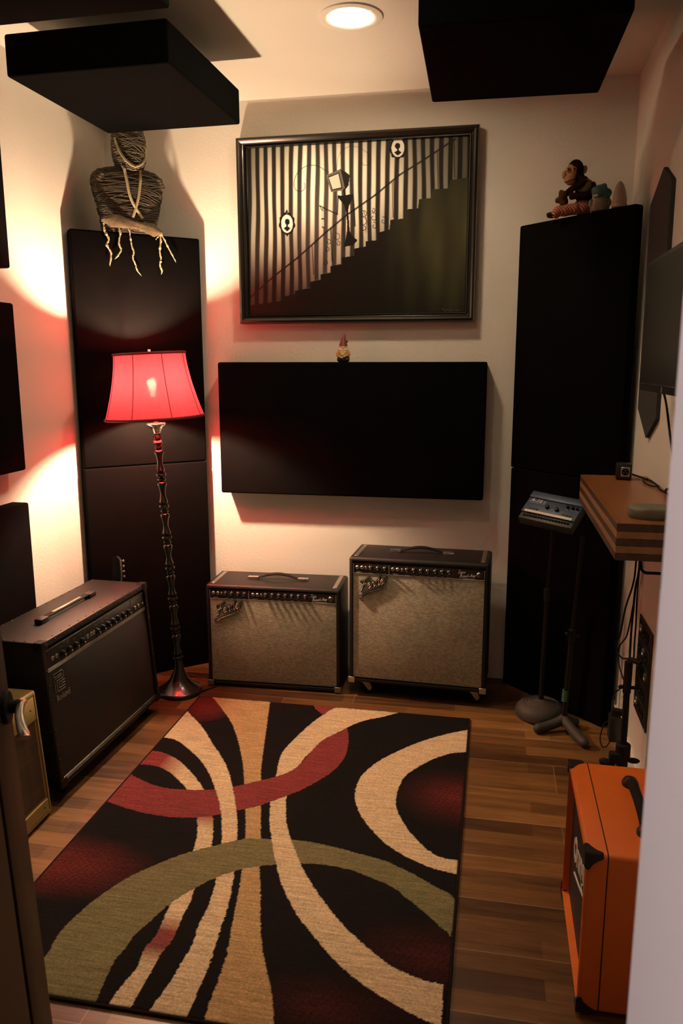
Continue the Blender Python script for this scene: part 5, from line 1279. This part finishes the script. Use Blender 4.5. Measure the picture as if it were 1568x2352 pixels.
def tripod():
    root = thing('tripod_stand', 'black stand on three thick rounded legs, green tape low on its pole', 'stand', (.340, 3.245, 0))
    for (x, y), a in (((-.128, -.060), 0), ((.080, -.165), 0), ((.062, .060), 0)):
        bm = bm_new(); n = 20; pts = []; rr = []
        for i in range(n + 1):
            t = i / n; pts.append((x * t, y * t, .0225 + .030 * (1 - t) ** 2)); rr.append(.021 if t < .85 else .021 * math.sqrt(max(.02, 1 - ((t - .85) / .15) ** 2)))
        add_tube(bm, pts, rr, 16); put('leg', bm, M['cast'], root)
    bm = bm_new(); add_ball(bm, .026, (0, 0, .048), seg=20); put('hub', bm, M['cast'], root)
    bm = bm_new(); add_cyl(bm, .012, (0, 0, .05), (.014, 0, .42), 16); put('lower_tube', bm, M['blackm'], root)
    bm = bm_new(); add_cyl(bm, .0135, (-.001, 0, .135), (.001, 0, .185), 16); put('tape', bm, M['greentape'], root)
    bm = bm_new(); add_cyl(bm, .017, (.013, 0, .40), (.015, 0, .46), 16, bev=.003); add_ball(bm, .010, (.034, -.006, .43), (1.4, .7, 1), seg=12); add_ball(bm, .009, (-.008, -.012, .44), seg=10); put('clutch', bm, M['blackm'], root)
    bm = bm_new(); add_cyl(bm, .0085, (.014, 0, .45), (.034, -.004, .86), 14); put('upper_tube', bm, M['blackm'], root)
tripod()
def pole_stand():
    root = thing('pole_stand', 'black pole stand by the right wall behind the orange speaker cabinet', 'stand', (.483, 2.66, 0))
    bm = bm_new(); add_lathe(bm, [(.0005, 0), (.050, 0), (.053, .008), (.050, .018), (.018, .030), (.0005, .032)], 32); put('base', bm, M['cast'], root)
    bm = bm_new(); add_cyl(bm, .019, (0, 0, .025), (0, 0, .245), 20, bev=.003); put('lower_tube', bm, M['blackm'], root)
    bm = bm_new(); add_cyl(bm, .025, (0, 0, .19), (0, 0, .25), 20, bev=.004); add_box(bm, (.05, .03, .04), (-.022, -.01, .20), bev=.006); add_ball(bm, .020, (-.052, -.012, .176), (1.5, .8, .8), (0, .4, 0), 14); add_ball(bm, .014, (.034, -.012, .195), (1.6, .8, .7), seg=12); put('clutch', bm, M['rubber'], root)
    bm = bm_new(); add_cyl(bm, .0110, (0, 0, .24), (.002, .02, .46), 16); put('upper_tube', bm, M['blackm'], root)
    bm = bm_new(); add_cyl(bm, .014, (.001, .016, .43), (.003, .024, .545), 16, bev=.002); add_cyl(bm, .006, (-.018, .016, .452), (.045, .016, .452), 10); add_ball(bm, .008, (-.02, .016, .452), seg=10); put('clip', bm, M['rubber'], root)
pole_stand()

# ------------------------------------------------------------------ small guitar tucked behind the long amplifier
def small_guitar():
    root = thing('small_guitar', 'small black guitar, only its headstock with tuners peeking up behind the long amplifier', 'guitar', (-1.640, 3.165, 0))
    bm = bm_new(); pts = []
    for k in range(44):
        a = 2 * PI * k / 44; r = 1 + .16 * math.cos(2 * a) - .10 * math.cos(4 * a); pts.append((.088 * r * math.sin(a) * (1 - .12 * math.cos(a)), .125 - .122 * r / 1.12 * math.cos(a)))
    mnz = min(q[1] for q in pts); pts = [(x, z - mnz) for x, z in pts]
    add_prism(bm, pts, -.022, .022, FRONT); put('body', bm, M['lacq'], root)
    bm = bm_new(); add_box(bm, (.036, .018, .40), (0, -.022, .40), bev=.005); put('neck', bm, M['blackm'], root)
    bm = bm_new(); add_prism(bm, [(-.018, .590), (.018, .590), (.022, .625), (.020, .690), (.006, .705), (-.014, .698), (-.018, .640)], .014, .030, FRONT); put('headstock', bm, M['lacq'], root)
    for k in range(4):
        z = .612 + k * .024; bm = bm_new(); add_cyl(bm, .0028, (.020, -.022, z), (.030, -.022, z), 10); add_ball(bm, .0065, (.034, -.022, z), (.8, .6, 1.1), seg=12); put('tuner', bm, M['nickel'], root)
small_guitar()

# ------------------------------------------------------------------ world, camera, view
w = bpy.data.worlds.new('World'); S.world = w; w.use_nodes = True
w.node_tree.nodes['Background'].inputs['Color'].default_value = (1., .82, .68, 1); w.node_tree.nodes['Background'].inputs['Strength'].default_value = .02
cam = bpy.data.cameras.new('Camera'); co = bpy.data.objects.new('Camera', cam); COL.objects.link(co)
cam.sensor_fit = 'VERTICAL'; cam.sensor_height = 36.; cam.sensor_width = 24.; cam.lens = 36. * 1791.2313 / 2352.; cam.clip_start = .02; cam.dof.use_dof = True; cam.dof.focus_distance = 3.3; cam.dof.aperture_fstop = 10.
fwd = Vector((-0.18736981, 0.96410176, -0.1881498)); rgt = Vector((0.98168618, 0.1904995, -0.00147464)); upv = Vector((-0.03442074, 0.18498036, 0.98213924))
co.matrix_world = Matrix(((rgt.x, upv.x, -fwd.x, 0), (rgt.y, upv.y, -fwd.y, 0), (rgt.z, upv.z, -fwd.z, 1.55623), (0, 0, 0, 1)))
S.camera = co
S.view_settings.view_transform = 'Standard'; S.view_settings.look = 'None'; S.view_settings.gamma = 1.; S.view_settings.exposure = 0.
try: S.view_settings.use_curve_mapping = False
except Exception: pass
